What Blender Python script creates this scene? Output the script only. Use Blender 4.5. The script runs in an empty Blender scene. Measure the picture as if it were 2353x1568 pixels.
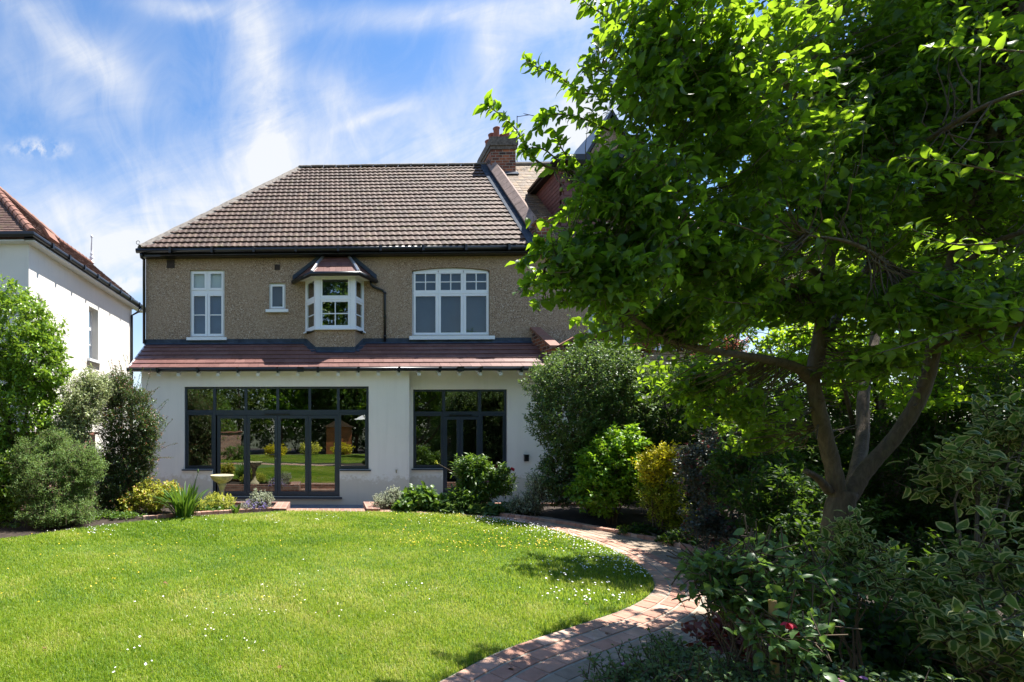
import bpy, math, random
import numpy as np
from mathutils import Vector
random.seed(7)
SC = bpy.context.scene
COL = SC.collection
R = math.radians
# ---------------------------------------------------------------- camera, sky, sun, exposure
CH = 1.64                      # eye height above the lawn
FPX, PX, PY, IW, IH = 1140.0, 726.0, 991.0, 2353.0, 1568.0
YAW = R(1.5)
cam_d = bpy.data.cameras.new('camera'); cam = bpy.data.objects.new('camera', cam_d); COL.objects.link(cam)
cam.location = (0, 0, CH); cam.rotation_euler = (R(90), 0, YAW)
cam_d.sensor_width = 36.0; cam_d.lens = 36.0 * FPX / IW
cam_d.shift_x = (IW / 2 - PX) / IW; cam_d.shift_y = (PY - IH / 2) / IW
cam_d.clip_start = 0.05; cam_d.clip_end = 3000
SC.camera = cam
SUN = Vector((0.46, 0.15, 1.0)).normalized()
sun_d = bpy.data.lights.new('sun', 'SUN'); sun_d.energy = 4.7; sun_d.angle = R(0.53); sun_d.color = (1.0, 0.955, 0.88)
sun = bpy.data.objects.new('sun', sun_d); COL.objects.link(sun)
sun.rotation_euler = SUN.to_track_quat('Z', 'Y').to_euler(); sun.location = (10, 5, 30)
SC.view_settings.view_transform = 'Standard'; SC.view_settings.look = 'None'
SC.view_settings.exposure = 1.42; SC.view_settings.gamma = 1.0
SC.view_settings.use_curve_mapping = False

W = bpy.data.worlds.new("World"); SC.world = W; W.use_nodes = True
def build_world():
    nt = W.node_tree; N = nt.nodes; L = nt.links; N.clear()
    def nd(t, **k):
        n = N.new(t)
        for a, b in k.items(): setattr(n, a, b)
        return n
    def M(op, a, b=None, c=None, clamp=False):
        n = nd('ShaderNodeMath', operation=op, use_clamp=clamp)
        for i, v in enumerate((a, b, c)):
            if v is None: continue
            if isinstance(v, (int, float)): n.inputs[i].default_value = v
            else: L.new(v, n.inputs[i])
        return n.outputs[0]
    sky = nd('ShaderNodeTexSky', sky_type='NISHITA', sun_disc=False)
    sky.sun_elevation = math.asin(SUN.z); sky.sun_rotation = math.atan2(SUN.x, SUN.y)
    sky.air_density = 1.0; sky.dust_density = 0.3; sky.ozone_density = 3.0
    tc = nd('ShaderNodeTexCoord'); sp = nd('ShaderNodeSeparateXYZ'); L.new(tc.outputs['Generated'], sp.inputs[0])
    x, y, z = sp.outputs
    ya = M('MAXIMUM', M('ABSOLUTE', y), 0.15)
    s = M('DIVIDE', x, ya); t = M('DIVIDE', z, ya)
    cz = M('MAXIMUM', z, 0.05)
    cx = nd('ShaderNodeCombineXYZ'); L.new(M('DIVIDE', x, cz), cx.inputs[0]); L.new(M('DIVIDE', y, cz), cx.inputs[1])
    def noise(vec, scale, det, rough, dist, rot=0.0, sc=(1, 1, 1)):
        m0 = nd('ShaderNodeMapping'); L.new(vec, m0.inputs[0]); m0.inputs['Rotation'].default_value = (0, 0, rot)
        mp = nd('ShaderNodeMapping'); L.new(m0.outputs[0], mp.inputs[0]); mp.inputs['Scale'].default_value = sc
        n = nd('ShaderNodeTexNoise'); n.noise_dimensions = '3D'; L.new(mp.outputs[0], n.inputs['Vector'])
        n.inputs['Scale'].default_value = scale; n.inputs['Detail'].default_value = det
        n.inputs['Roughness'].default_value = rough; n.inputs['Distortion'].default_value = dist
        return n.outputs['Fac']
    st = nd('ShaderNodeCombineXYZ'); L.new(s, st.inputs[0]); L.new(t, st.inputs[1])
    broad = noise(st.outputs[0], 2.3, 6, .55, .6, R(20), (1.0, .8, 1))
    warp = noise(st.outputs[0], 2.0, 3, .5, .3)
    sw = M('ADD', s, M('MULTIPLY', M('SUBTRACT', warp, .5), .22)); tw = M('ADD', t, M('MULTIPLY', M('SUBTRACT', broad, .5), .12))
    # wisps fanning out from low over the roof, and a second set slanting across
    fs = M('SUBTRACT', sw, -.05); ft = M('SUBTRACT', tw, -.75)
    pol = nd('ShaderNodeCombineXYZ'); L.new(M('MULTIPLY', M('ARCTAN2', fs, ft), 3.4), pol.inputs[0])
    L.new(M('MULTIPLY', M('SQRT', M('ADD', M('MULTIPLY', fs, fs), M('MULTIPLY', ft, ft))), 1.1), pol.inputs[1])
    fine = noise(pol.outputs[0], 3.6, 10, .62, .8)
    fine2 = noise(st.outputs[0], 4.2, 10, .66, .9, R(-22), (.45, 2.0, 1))
    def lobe(px, py, ru, rv, ang, amp):
        s0 = (px - 756) / 1140; t0 = (991 - py) / 1140; ru /= 1140; rv /= 1140
        ds = M('SUBTRACT', sw, s0); dt = M('SUBTRACT', tw, t0)
        c, q = math.cos(R(ang)), math.sin(R(ang))
        u = M('DIVIDE', M('ADD', M('MULTIPLY', ds, c), M('MULTIPLY', dt, q)), ru)
        v = M('DIVIDE', M('SUBTRACT', M('MULTIPLY', dt, c), M('MULTIPLY', ds, q)), rv)
        e = M('EXPONENT', M('MULTIPLY', M('ADD', M('MULTIPLY', u, u), M('MULTIPLY', v, v)), -1.0))
        return M('MULTIPLY', e, amp)
    lobes = [(600, 130, 80, 320, 4, .75), (640, 340, 230, 100, 10, .4), (540, 460, 380, 110, 5, .62), (1080, 340, 380, 120, 4, .6),
             (150, 90, 230, 60, -38, .55), (170, 260, 260, 50, -38, .3), (420, 20, 150, 25, -12, .5),
             (1010, 35, 260, 30, 4, .6), (1200, 60, 150, 60, 30, .7), (1300, 230, 70, 260, 0, .7), (1105, 150, 25, 130, -3, .35),
             (880, 270, 90, 14, 22, .5), (150, 480, 260, 80, -20, .35), (330, 610, 140, 90, 0, .45), (760, 210, 130, 50, -20, .35)]
    tot = None
    for lb in lobes:
        o = lobe(*lb); tot = o if tot is None else M('ADD', tot, o)
    wis = M('ADD', M('ADD', M('MULTIPLY', fine, .48), M('MULTIPLY', fine2, .86)), M('MULTIPLY', broad, .56))
    wis = M('MULTIPLY', M('SUBTRACT', wis, .60), 2.2)
    wis = M('MAXIMUM', wis, 0.12)
    low = M('MULTIPLY', M('MAXIMUM', M('SUBTRACT', .42, M('ABSOLUTE', z)), 0.0), 1.1)
    a = M('ADD', M('MULTIPLY', tot, wis), M('MULTIPLY', M('MAXIMUM', M('SUBTRACT', M('MULTIPLY', M('ADD', broad, fine), .5), .47), 0), 1.1))
    a = M('ADD', a, low)
    # two small puffs of cumulus
    puffn = noise(st.outputs[0], 22, 6, .6, .2)
    pf = M('ADD', lobe(70, 318, 52, 17, -5, 1.5), lobe(305, 652, 30, 22, 20, 1.2))
    pf = M('MULTIPLY', pf, M('MAXIMUM', M('MULTIPLY', M('SUBTRACT', puffn, .40), 4.5), 0))
    a = M('MINIMUM', M('ADD', a, pf), .93)
    # skies behind the viewer: plain scattered cloud
    mix = nd('ShaderNodeMixRGB'); L.new(M('MULTIPLY', a, 1.0, clamp=True), mix.inputs[0])
    hs = nd('ShaderNodeHueSaturation'); hs.inputs['Saturation'].default_value = 1.18; hs.inputs['Value'].default_value = SKYV
    L.new(sky.outputs[0], hs.inputs['Color'])
    L.new(hs.outputs[0], mix.inputs[1]); mix.inputs[2].default_value = CLOUD
    bg = nd('ShaderNodeBackground'); bg.inputs[1].default_value = SKYS
    L.new(mix.outputs[0], bg.inputs[0])
    out = nd('ShaderNodeOutputWorld'); L.new(bg.outputs[0], out.inputs[0])
SKYS = 0.15; SKYV = .58; CLOUD = (2.42, 2.47, 2.54, 1)
build_world()

# ---------------------------------------------------------------- places seen from the eye point
CY, SY = math.cos(YAW), math.sin(YAW)
def at(u, v, Y):
    """point of the plane at distance Y (along world y) that shows at photo pixel u, v"""
    a = (u - PX) / FPX
    # X = t*(a*CY - SY), Y = t*(CY + a*SY)
    t = Y / (CY + a * SY)
    return Vector((t * (a * CY - SY), Y, CH - t * (v - PY) / FPX))
def gr(u, v, z=0.0):
    a = (u - PX) / FPX; t = (CH - z) * FPX / (v - PY)
    return Vector((t * (a * CY - SY), t * (CY + a * SY), z))

# ---------------------------------------------------------------- objects and properties
def tag(o, label=None, cat=None, group=None, kind=None):
    if label: o['label'] = label
    if cat: o['category'] = cat
    if group: o['group'] = group
    if kind: o['kind'] = kind
    return o
def thing(name, loc, label, cat, group=None):
    o = bpy.data.objects.new(name, None); o.empty_display_size = .2; COL.objects.link(o); o.location = loc
    return tag(o, label, cat, group)
def link(name, me, mat, parent=None):
    o = bpy.data.objects.new(name, me); COL.objects.link(o)
    if mat is not None: me.materials.append(mat)
    if parent is not None:
        o.parent = parent
        wl = Vector((0, 0, 0)); p = parent
        while p is not None: wl += p.location; p = p.parent
        o.location = -wl          # meshes are written in world coordinates
    return o

class MB:
    """collects faces in world coordinates; box-projected UVs in metres"""
    def __init__(s): s.v = []; s.f = []; s.r = []
    def face(s, pts, rnd=None):
        i = len(s.v); s.v += [tuple(p) for p in pts]; s.f.append(tuple(range(i, i + len(pts)))); s.r.append(.5 if rnd is None else rnd)
    def box(s, x0, x1, y0, y1, z0, z1, rnd=None):
        if x0 > x1: x0, x1 = x1, x0
        if y0 > y1: y0, y1 = y1, y0
        if z0 > z1: z0, z1 = z1, z0
        c = [(x, y, z) for z in (z0, z1) for y in (y0, y1) for x in (x0, x1)]
        for q in ((0, 2, 3, 1), (4, 5, 7, 6), (0, 1, 5, 4), (2, 6, 7, 3), (0, 4, 6, 2), (1, 3, 7, 5)):
            s.face([c[k] for k in q], rnd)
    def obox(s, o, a, b, c, rnd=None):
        """parallelepiped from corner o and edge vectors a, b, c (right handed)"""
        o, a, b, c = map(Vector, (o, a, b, c))
        p = [o + a * i + b * j + c * k for k in (0, 1) for j in (0, 1) for i in (0, 1)]
        for q in ((0, 2, 3, 1), (4, 5, 7, 6), (0, 1, 5, 4), (2, 6, 7, 3), (0, 4, 6, 2), (1, 3, 7, 5)):
            s.face([p[k] for k in q], rnd)
    def prism(s, poly, d, rnd=None):
        poly = [Vector(p) for p in poly]; d = Vector(d); n = len(poly)
        s.face(poly, rnd); s.face([p + d for p in reversed(poly)], rnd)
        for i in range(n):
            j = (i + 1) % n; s.face([poly[j], poly[i], poly[i] + d, poly[j] + d], rnd)
    def tube(s, pts, r, sides=8, caps=True, rnd=None):
        pts = [Vector(p) for p in pts]; n = len(pts)
        rr = r if isinstance(r, (list, tuple)) else [r] * n
        rings = []
        up = None
        for i, p in enumerate(pts):
            d = (pts[min(i + 1, n - 1)] - pts[max(i - 1, 0)])
            if d.length < 1e-9: d = Vector((0, 0, 1))
            d.normalize()
            if up is None: up = Vector((0, 0, 1)) if abs(d.z) < .9 else Vector((1, 0, 0))
            a = (up - d * up.dot(d)).normalized(); up = a; b = d.cross(a)
            rings.append([p + (a * math.cos(2 * math.pi * k / sides) + b * math.sin(2 * math.pi * k / sides)) * rr[i] for k in range(sides)])
        base = len(s.v)
        for g in rings: s.v += [tuple(q) for q in g]
        for i in range(n - 1):
            for k in range(sides):
                a = base + i * sides + k; b = base + i * sides + (k + 1) % sides
                s.f.append((a, b, b + sides, a + sides)); s.r.append(.5 if rnd is None else rnd)
        if caps:
            s.f.append(tuple(base + k for k in reversed(range(sides)))); s.r.append(.5)
            s.f.append(tuple(base + (n - 1) * sides + k for k in range(sides))); s.r.append(.5)
    def lathe(s, c, prof, sides=24, flute=0, fl=0):
        c = Vector(c); base = len(s.v)
        for (r, z) in prof:
            for k in range(sides):
                a = 2 * math.pi * k / sides
                q = r * (1 + (fl * math.cos(flute * a) if flute else 0))
                s.v.append((c.x + q * math.cos(a), c.y + q * math.sin(a), c.z + z))
        for i in range(len(prof) - 1):
            for k in range(sides):
                a = base + i * sides + k; b = base + i * sides + (k + 1) % sides
                s.f.append((a, b, b + sides, a + sides)); s.r.append(.5)
    def build(s, name, mat, parent=None, smooth=False, bevel=0):
        me = bpy.data.meshes.new(name); me.from_pydata(s.v, [], s.f); me.update()
        nv = len(s.v)
        uv = me.uv_layers.new(name='UVMap')
        nrm = np.zeros(len(me.polygons) * 3); me.polygons.foreach_get('normal', nrm); nrm = np.abs(nrm.reshape(-1, 3))
        tot = np.zeros(len(me.polygons), int); me.polygons.foreach_get('loop_total', tot)
        co = np.zeros(nv * 3); me.vertices.foreach_get('co', co); co = co.reshape(-1, 3)
        li = np.zeros(len(me.loops), int); me.loops.foreach_get('vertex_index', li)
        fn = np.repeat(nrm, tot, axis=0); lc = co[li]
        ax = np.argmax(fn, axis=1)
        u = np.where(ax == 0, lc[:, 1], lc[:, 0]); v = np.where(ax == 2, lc[:, 1], lc[:, 2])
        uv.data.foreach_set('uv', np.stack([u, v], 1).ravel())
        at_ = me.attributes.new('rnd', 'FLOAT', 'FACE'); at_.data.foreach_set('value', np.array(s.r, dtype=np.float32))
        if smooth: me.polygons.foreach_set('use_smooth', np.ones(len(me.polygons), bool))
        o = link(name, me, mat, parent)
        if bevel:
            b = o.modifiers.new('bevel', 'BEVEL'); b.width = bevel; b.segments = 2; b.limit_method = 'ANGLE'
        return o

def np_mesh(name, V, F, mat, parent=None, attrs=None, smooth=False):
    """V (N,3); F list of (M,k) int arrays"""
    me = bpy.data.meshes.new(name)
    me.vertices.add(len(V)); me.vertices.foreach_set('co', np.ascontiguousarray(V, dtype=np.float32).ravel())
    loops = np.concatenate([f.ravel() for f in F]); tots = np.concatenate([np.full(len(f), f.shape[1]) for f in F])
    me.loops.add(len(loops)); me.loops.foreach_set('vertex_index', loops.astype(np.int32))
    me.polygons.add(len(tots)); st = np.zeros(len(tots), np.int32); st[1:] = np.cumsum(tots)[:-1]
    me.polygons.foreach_set('loop_start', st)
    try: me.polygons.foreach_set('loop_total', tots.astype(np.int32))
    except Exception: pass
    for k, a in (attrs or {}).items():
        q = me.attributes.new(k, 'FLOAT', 'POINT'); q.data.foreach_set('value', np.asarray(a, dtype=np.float32))
    if smooth: me.polygons.foreach_set('use_smooth', np.ones(len(tots), bool))
    me.update(calc_edges=True)
    return link(name, me, mat, parent)

# ---------------------------------------------------------------- materials
def newmat(name):
    m = bpy.data.materials.new(name); m.use_nodes = True; nt = m.node_tree
    return m, nt, nt.nodes, nt.links, nt.nodes['Principled BSDF'], nt.nodes['Material Output']
def c4(c): return (c[0], c[1], c[2], 1)
def ramp(N, L, fac, stops):
    r = N.new('ShaderNodeValToRGB'); L.new(fac, r.inputs[0]); e = r.color_ramp.elements
    while len(e) < len(stops): e.new(.5)
    for k, (p, c) in enumerate(stops): e[k].position = p; e[k].color = c4(c)
    return r.outputs[0]
def mixc(N, L, fac, a, b, blend='MIX'):
    m = N.new('ShaderNodeMixRGB'); m.blend_type = blend
    for i, v in enumerate((fac, a, b)):
        if isinstance(v, (int, float)): m.inputs[i].default_value = v
        elif isinstance(v, tuple): m.inputs[i].default_value = c4(v)
        else: L.new(v, m.inputs[i])
    return m.outputs[0]
def noise(N, L, scale, det=4, rough=.6, vec=None, dist=0):
    n = N.new('ShaderNodeTexNoise'); n.inputs['Scale'].default_value = scale; n.inputs['Detail'].default_value = det
    n.inputs['Roughness'].default_value = rough; n.inputs['Distortion'].default_value = dist
    if vec is None:
        tc = N.new('ShaderNodeTexCoord'); vec = tc.outputs['Object']
    L.new(vec, n.inputs['Vector']); return n.outputs['Fac']
def bump(N, L, P, h, strength=.3, dist=.01):
    b = N.new('ShaderNodeBump'); b.inputs['Strength'].default_value = strength; b.inputs['Distance'].default_value = dist
    L.new(h, b.inputs['Height']); L.new(b.outputs[0], P.inputs['Normal'])
def attr(N, name):
    a = N.new('ShaderNodeAttribute'); a.attribute_name = name; return a.outputs['Fac']
def simple(name, col, rough=.6, var=.15, scale=6, bmp=0, bscale=60, metal=0, spec=.5):
    m, nt, N, L, P, O = newmat(name)
    f = noise(N, L, scale, 5, .6)
    lo = tuple(c * (1 - var) for c in col); hi = tuple(min(1, c * (1 + var)) for c in col)
    L.new(ramp(N, L, f, [(.3, lo), (.7, hi)]), P.inputs['Base Color'])
    P.inputs['Roughness'].default_value = rough; P.inputs['Metallic'].default_value = metal
    P.inputs['Specular IOR Level'].default_value = spec
    if bmp: bump(N, L, P, noise(N, L, bscale, 4, .6), bmp, .01)
    return m
def mat_leaf(name, a, b, trans, tf=.42, rough=.42, spec=.5, edge=None, tip=None):
    """leaf blades: colour varies from leaf to leaf, light passes through"""
    m, nt, N, L, P, O = newmat(name)
    r = attr(N, 'rnd')
    col = ramp(N, L, r, [(0, a), (.75, b), (1, tuple(min(1, x * 1.35) for x in b))])
    tcol = mixc(N, L, .55, trans, col)
    tcol = mixc(N, L, r, tuple(x * .75 for x in trans), tuple(min(1, x * 1.2) for x in trans))
    if edge:
        e = attr(N, 'edge'); g = N.new('ShaderNodeMath'); g.operation = 'GREATER_THAN'
        nz = noise(N, L, 45, 2)
        ad = N.new('ShaderNodeMath'); ad.operation = 'MULTIPLY_ADD'; L.new(nz, ad.inputs[0]); ad.inputs[1].default_value = .6; L.new(e, ad.inputs[2])
        L.new(ad.outputs[0], g.inputs[0]); g.inputs[1].default_value = .92
        col = mixc(N, L, g.outputs[0], col, edge); tcol = mixc(N, L, g.outputs[0], tcol, edge)
    if tip:
        g = N.new('ShaderNodeMath'); g.operation = 'GREATER_THAN'; L.new(attr(N, 'tip'), g.inputs[0]); g.inputs[1].default_value = .5
        col = mixc(N, L, g.outputs[0], col, tip); tcol = mixc(N, L, g.outputs[0], tcol, tip)
    L.new(col, P.inputs['Base Color']); P.inputs['Roughness'].default_value = rough; P.inputs['Specular IOR Level'].default_value = spec
    T = N.new('ShaderNodeBsdfTranslucent'); L.new(tcol, T.inputs['Color'])
    X = N.new('ShaderNodeMixShader'); X.inputs[0].default_value = tf
    L.new(P.outputs[0], X.inputs[1]); L.new(T.outputs[0], X.inputs[2]); L.new(X.outputs[0], O.inputs['Surface'])
    return m
def mat_pebble():
    m, nt, N, L, P, O = newmat('pebbledash')
    tc = N.new('ShaderNodeTexCoord')
    v = N.new('ShaderNodeTexVoronoi'); v.inputs['Scale'].default_value = 48; L.new(tc.outputs['Object'], v.inputs['Vector'])
    sep = N.new('ShaderNodeSeparateColor'); L.new(v.outputs['Color'], sep.inputs[0])
    st = ramp(N, L, sep.outputs[0], [(0, (.05, .033, .022)), (.3, (.165, .100, .060)), (.62, (.305, .205, .130)), (.85, (.44, .33, .235)), (1, (.66, .58, .5))])
    mor = (.33, .23, .15)
    dd = ramp(N, L, v.outputs['Distance'], [(.42, (0, 0, 0)), (.62, (1, 1, 1))])
    c = mixc(N, L, dd, st, mor)
    f = noise(N, L, 1.1, 5, .6)
    c = mixc(N, L, ramp(N, L, f, [(.38, (0, 0, 0)), (.7, (.55, .55, .55))]), c, (.37, .265, .175))
    L.new(c, P.inputs['Base Color']); P.inputs['Roughness'].default_value = .75
    bump(N, L, P, v.outputs['Distance'], -.7, .012)
    return m
def mat_render(name, col):
    m, nt, N, L, P, O = newmat(name)
    f = noise(N, L, .9, 6, .65)
    c = ramp(N, L, f, [(.3, tuple(x * .93 for x in col)), (.7, col)])
    tc = N.new('ShaderNodeTexCoord'); mp = N.new('ShaderNodeMapping'); mp.inputs['Scale'].default_value = (7, 7, .5); L.new(tc.outputs['Object'], mp.inputs[0])
    g = noise(N, L, 1.0, 5, .6, mp.outputs[0])
    c = mixc(N, L, ramp(N, L, g, [(.5, (0, 0, 0)), (.85, (.4, .4, .4))]), c, tuple(x * .74 for x in col))
    # mud splashed up the foot of the wall
    sp_ = N.new('ShaderNodeSeparateXYZ'); L.new(tc.outputs['Object'], sp_.inputs[0]); q = noise(N, L, 9, 6, .7)
    ms = N.new('ShaderNodeMath'); ms.operation = 'MULTIPLY_ADD'; L.new(q, ms.inputs[0]); ms.inputs[1].default_value = -.75; L.new(sp_.outputs[2], ms.inputs[2])
    c = mixc(N, L, ramp(N, L, ms.outputs[0], [(0, (.6, .6, .6)), (.12, (0, 0, 0))]), c, tuple(x * y for x, y in zip(col, (.62, .56, .46))))
    L.new(c, P.inputs['Base Color']); P.inputs['Roughness'].default_value = .85
    bump(N, L, P, noise(N, L, 240, 3, .6), .12, .004)
    return m
def mat_tile(name, cols, rough, lichen=0.0, bmp=.25):
    m, nt, N, L, P, O = newmat(name)
    c = ramp(N, L, attr(N, 'rnd'), [(i / (len(cols) - 1), q) for i, q in enumerate(cols)])
    f = noise(N, L, 9, 6, .7)
    c = mixc(N, L, .35, c, ramp(N, L, f, [(.3, tuple(x * .6 for x in cols[0])), (.7, tuple(x * 1.25 for x in cols[-1]))]))
    if lichen:
        h = noise(N, L, 26, 3, .7)
        c = mixc(N, L, ramp(N, L, h, [(.60, (0, 0, 0)), (.66, (lichen, lichen, lichen))]), c, (.36, .32, .27))
        k = noise(N, L, 5, 4, .6)
        c = mixc(N, L, ramp(N, L, k, [(.56, (0, 0, 0)), (.68, (.55, .55, .55))]), c, (.15, .12, .055))
    L.new(c, P.inputs['Base Color']); P.inputs['Roughness'].default_value = rough
    bump(N, L, P, noise(N, L, 70, 4, .7), bmp, .01)
    return m
def mat_brick(name, cols, mortar, bw=.235, rh=.094, rough=.85, uvrot=False):
    m, nt, N, L, P, O = newmat(name)
    tc = N.new('ShaderNodeTexCoord')
    b = N.new('ShaderNodeTexBrick'); L.new(tc.outputs['UV'], b.inputs['Vector'])
    b.inputs['Scale'].default_value = 1.0; b.inputs['Brick Width'].default_value = bw; b.inputs['Row Height'].default_value = rh
    b.inputs['Mortar Size'].default_value = .009; b.inputs['Mortar Smooth'].default_value = .2
    b.inputs['Color1'].default_value = (0, 0, 0, 1); b.inputs['Color2'].default_value = (1, 1, 1, 1); b.inputs['Mortar'].default_value = (.5, .5, .5, 1)
    c = ramp(N, L, b.outputs['Color'], [(i / (len(cols) - 1), q) for i, q in enumerate(cols)])
    f = noise(N, L, 7, 5, .7)
    c = mixc(N, L, ramp(N, L, f, [(.48, (0, 0, 0)), (.7, (.75, .75, .75))]), c, tuple(x * .35 for x in cols[0]))
    c = mixc(N, L, b.outputs['Fac'], c, mortar)
    L.new(c, P.inputs['Base Color']); P.inputs['Roughness'].default_value = rough
    iv = N.new('ShaderNodeMath'); iv.operation = 'SUBTRACT'; iv.inputs[0].default_value = 1; L.new(b.outputs['Fac'], iv.inputs[1])
    bump(N, L, P, iv.outputs[0], .5, .008)
    return m
def mat_glass(name, refl=1.0):
    m, nt, N, L, P, O = newmat(name)
    N.remove(P)
    g = N.new('ShaderNodeBsdfGlossy'); g.inputs['Roughness'].default_value = 0.0; g.inputs['Color'].default_value = (.93, .97, .95, 1)
    t = N.new('ShaderNodeBsdfTransparent'); t.inputs['Color'].default_value = (.80, .86, .84, 1)
    lw = N.new('ShaderNodeFresnel'); lw.inputs['IOR'].default_value = 1.5
    ad = N.new('ShaderNodeMath'); ad.operation = 'MULTIPLY_ADD'; ad.inputs[1].default_value = 1.6 * refl; ad.inputs[2].default_value = GLASSR * refl; ad.use_clamp = True; L.new(lw.outputs[0], ad.inputs[0])
    n = noise(N, L, 1.6, 2, .5); b = N.new('ShaderNodeBump'); b.inputs['Strength'].default_value = .05; b.inputs['Distance'].default_value = .02
    L.new(n, b.inputs['Height']); L.new(b.outputs[0], g.inputs['Normal'])
    x = N.new('ShaderNodeMixShader'); L.new(ad.outputs[0], x.inputs[0]); L.new(t.outputs[0], x.inputs[1]); L.new(g.outputs[0], x.inputs[2]); L.new(x.outputs[0], O.inputs['Surface'])
    return m
GLASSR = .22
M_PEB = mat_pebble()
M_REND = mat_render('white_render', (.86, .83, .765))
M_REND2 = mat_render('neighbour_render', (.80, .76, .70))
M_TILE = mat_tile('old_concrete_tile', [(.034, .018, .012), (.074, .039, .027), (.118, .068, .047)], .75, .4)
M_TILE2 = mat_tile('new_clay_tile', [(.14, .062, .052), (.17, .078, .066), (.22, .11, .092)], .45, 0, .1)
M_TILE3 = mat_tile('neighbour_clay_tile', [(.075, .038, .030), (.115, .060, .047), (.155, .088, .07)], .8, .3)
M_TILE4 = mat_tile('dark_clay_tile', [(.07, .05, .035), (.16, .10, .06), (.30, .18, .08)], .75, 1.0)
M_HUNG = mat_tile('tile_hanging', [(.10, .035, .028), (.15, .05, .04), (.19, .07, .055)], .6, 0)
M_RIDGE = mat_tile('terracotta_ridge', [(.20, .078, .05), (.25, .11, .075), (.29, .14, .095)], .75, .25)
M_HIP = simple('mortared_hip', (.20, .175, .15), .9, .45, 9, .5, 40)
M_COPE = simple('coping_tile', (.27, .185, .15), .8, .3, 8, .2)
M_LEAD = simple('lead', (.052, .066, .088), .85, .35, 5, .2, 20, spec=.15)
M_BLACK = simple('black_gutter_plastic', (.010, .011, .013), .3, .2, 3)
M_GREY = simple('anthracite_frame', (.028, .042, .058), .38, .06, 2)
M_WHITE = simple('white_paint', (.80, .82, .85), .35, .03, 3)
M_WOODW = simple('white_timber', (.72, .73, .74), .5, .05, 5)
M_BRICK = mat_brick('old_red_brick', [(.04, .022, .018), (.24, .065, .03), (.42, .13, .05)], (.30, .26, .2))
M_CAP = simple('weathered_cap', (.13, .105, .085), .9, .6, 14, .6, 30)
M_POT = simple('chimney_pot_clay', (.26, .075, .045), .65, .25, 6, .1)
M_VENT = simple('air_brick', (.045, .032, .028), .8, .3, 30)
M_GLASS = mat_glass('window_glass')
M_GLASS2 = mat_glass('upper_window_glass', .22)
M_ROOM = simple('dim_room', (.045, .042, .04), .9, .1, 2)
M_BLIND = simple('pale_blind', (.62, .68, .72), .8, .05, 2)
M_BLUE = simple('blue_sky_reflection', (.06, .125, .24), .8, .15, 2)  # sky reflection of the lower left panes, painted as a panel colour
M_GREYSKY = simple('grey_sky_reflection', (.055, .078, .115), .8, .2, 1.5)  # dark room and reflected sky mixed into one painted panel colour
M_STONE = simple('birdbath_stone', (.42, .37, .235), .85, .3, 12, .4, 60)
M_BRASS = simple('brass', (.30, .24, .13), .4, .2, 10, metal=.8)
M_SLAB = simple('grey_paving_slab', (.20, .21, .23), .7, .15, 5, .1)
M_SOIL = simple('soil', (.035, .024, .017), .95, .5, 12, .8, 30)
M_GROUND = simple('ground_earth', (.06, .065, .03), .95, .4, 2)
M_BARK = None
def mat_bark(name, a, b):
    m, nt, N, L, P, O = newmat(name)
    tc = N.new('ShaderNodeTexCoord'); mp = N.new('ShaderNodeMapping'); mp.inputs['Scale'].default_value = (9, 9, 2.4); L.new(tc.outputs['Object'], mp.inputs[0])
    f = noise(N, L, 3.0, 7, .7, mp.outputs[0], .4)
    c = ramp(N, L, f, [(.3, a), (.7, b)])
    g = noise(N, L, 2.2, 4, .6)
    c = mixc(N, L, ramp(N, L, g, [(.55, (0, 0, 0)), (.75, (.5, .5, .5))]), c, (.14, .15, .09))
    L.new(c, P.inputs['Base Color']); P.inputs['Roughness'].default_value = .85
    bump(N, L, P, f, .8, .02)
    return m
M_BARK = mat_bark('apple_bark', (.06, .042, .026), (.17, .125, .078))
M_STEM = simple('shrub_stem', (.09, .065, .04), .85, .4, 10)
M_GSTEM = simple('green_stem', (.09, .16, .04), .6, .3, 10)
M_CANE = simple('wooden_stake', (.34, .22, .09), .7, .3, 8)
# ================================================================ SETTING: ground, lawn, paths
YE, YL, YG, YRW, YU, YM = 12.60, 12.82, 12.93, 13.21, 13.87, 13.52   # eaves, left wall, glass, right wall, upper wall, main gutter
PZ = -0.26     # patio level
def struct(o): return tag(o, kind='structure')
b = MB(); b.face([(-900, -900, -.34), (900, -900, -.34), (900, 1500, -.34), (-900, 1500, -.34)])
struct(b.build('ground', M_GROUND))
def smooth_curve(pts, n=12, step=None):
    """Catmull-Rom through pts (Vectors)"""
    P = [pts[0] * 2 - pts[1]] + list(pts) + [pts[-1] * 2 - pts[-2]]; out = []
    for i in range(1, len(P) - 2):
        for k in range(n):
            t = k / n
            out.append(.5 * ((2 * P[i]) + (P[i + 1] - P[i - 1]) * t + (2 * P[i - 1] - 5 * P[i] + 4 * P[i + 1] - P[i + 2]) * t * t + (3 * P[i] - P[i - 1] - 3 * P[i + 1] + P[i + 2]) * t ** 3))
    out.append(P[-2]); return out
def arc_resample(pts, step):
    out = [pts[0]]; acc = 0
    for a, c in zip(pts, pts[1:]):
        d = (c - a).length
        if d < 1e-9: continue
        pos = step - acc
        while pos <= d: out.append(a + (c - a) * (pos / d)); pos += step
        acc = (acc + d) % step if True else 0
        acc = d - (pos - step)
    return out
edge_px = [(845, 1177), (960, 1180), (1080, 1187), (1190, 1202), (1290, 1225), (1400, 1262), (1465, 1298), (1502, 1338), (1490, 1370), (1430, 1403), (1340, 1434), (1160, 1494), (1010, 1568)]
edge = [gr(u, v) for u, v in edge_px] + [Vector((-.15, 2.55, 0)), Vector((-1.3, 2.1, 0)), Vector((-3.2, 1.7, 0)), Vector((-7, 1.5, 0))]
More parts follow.
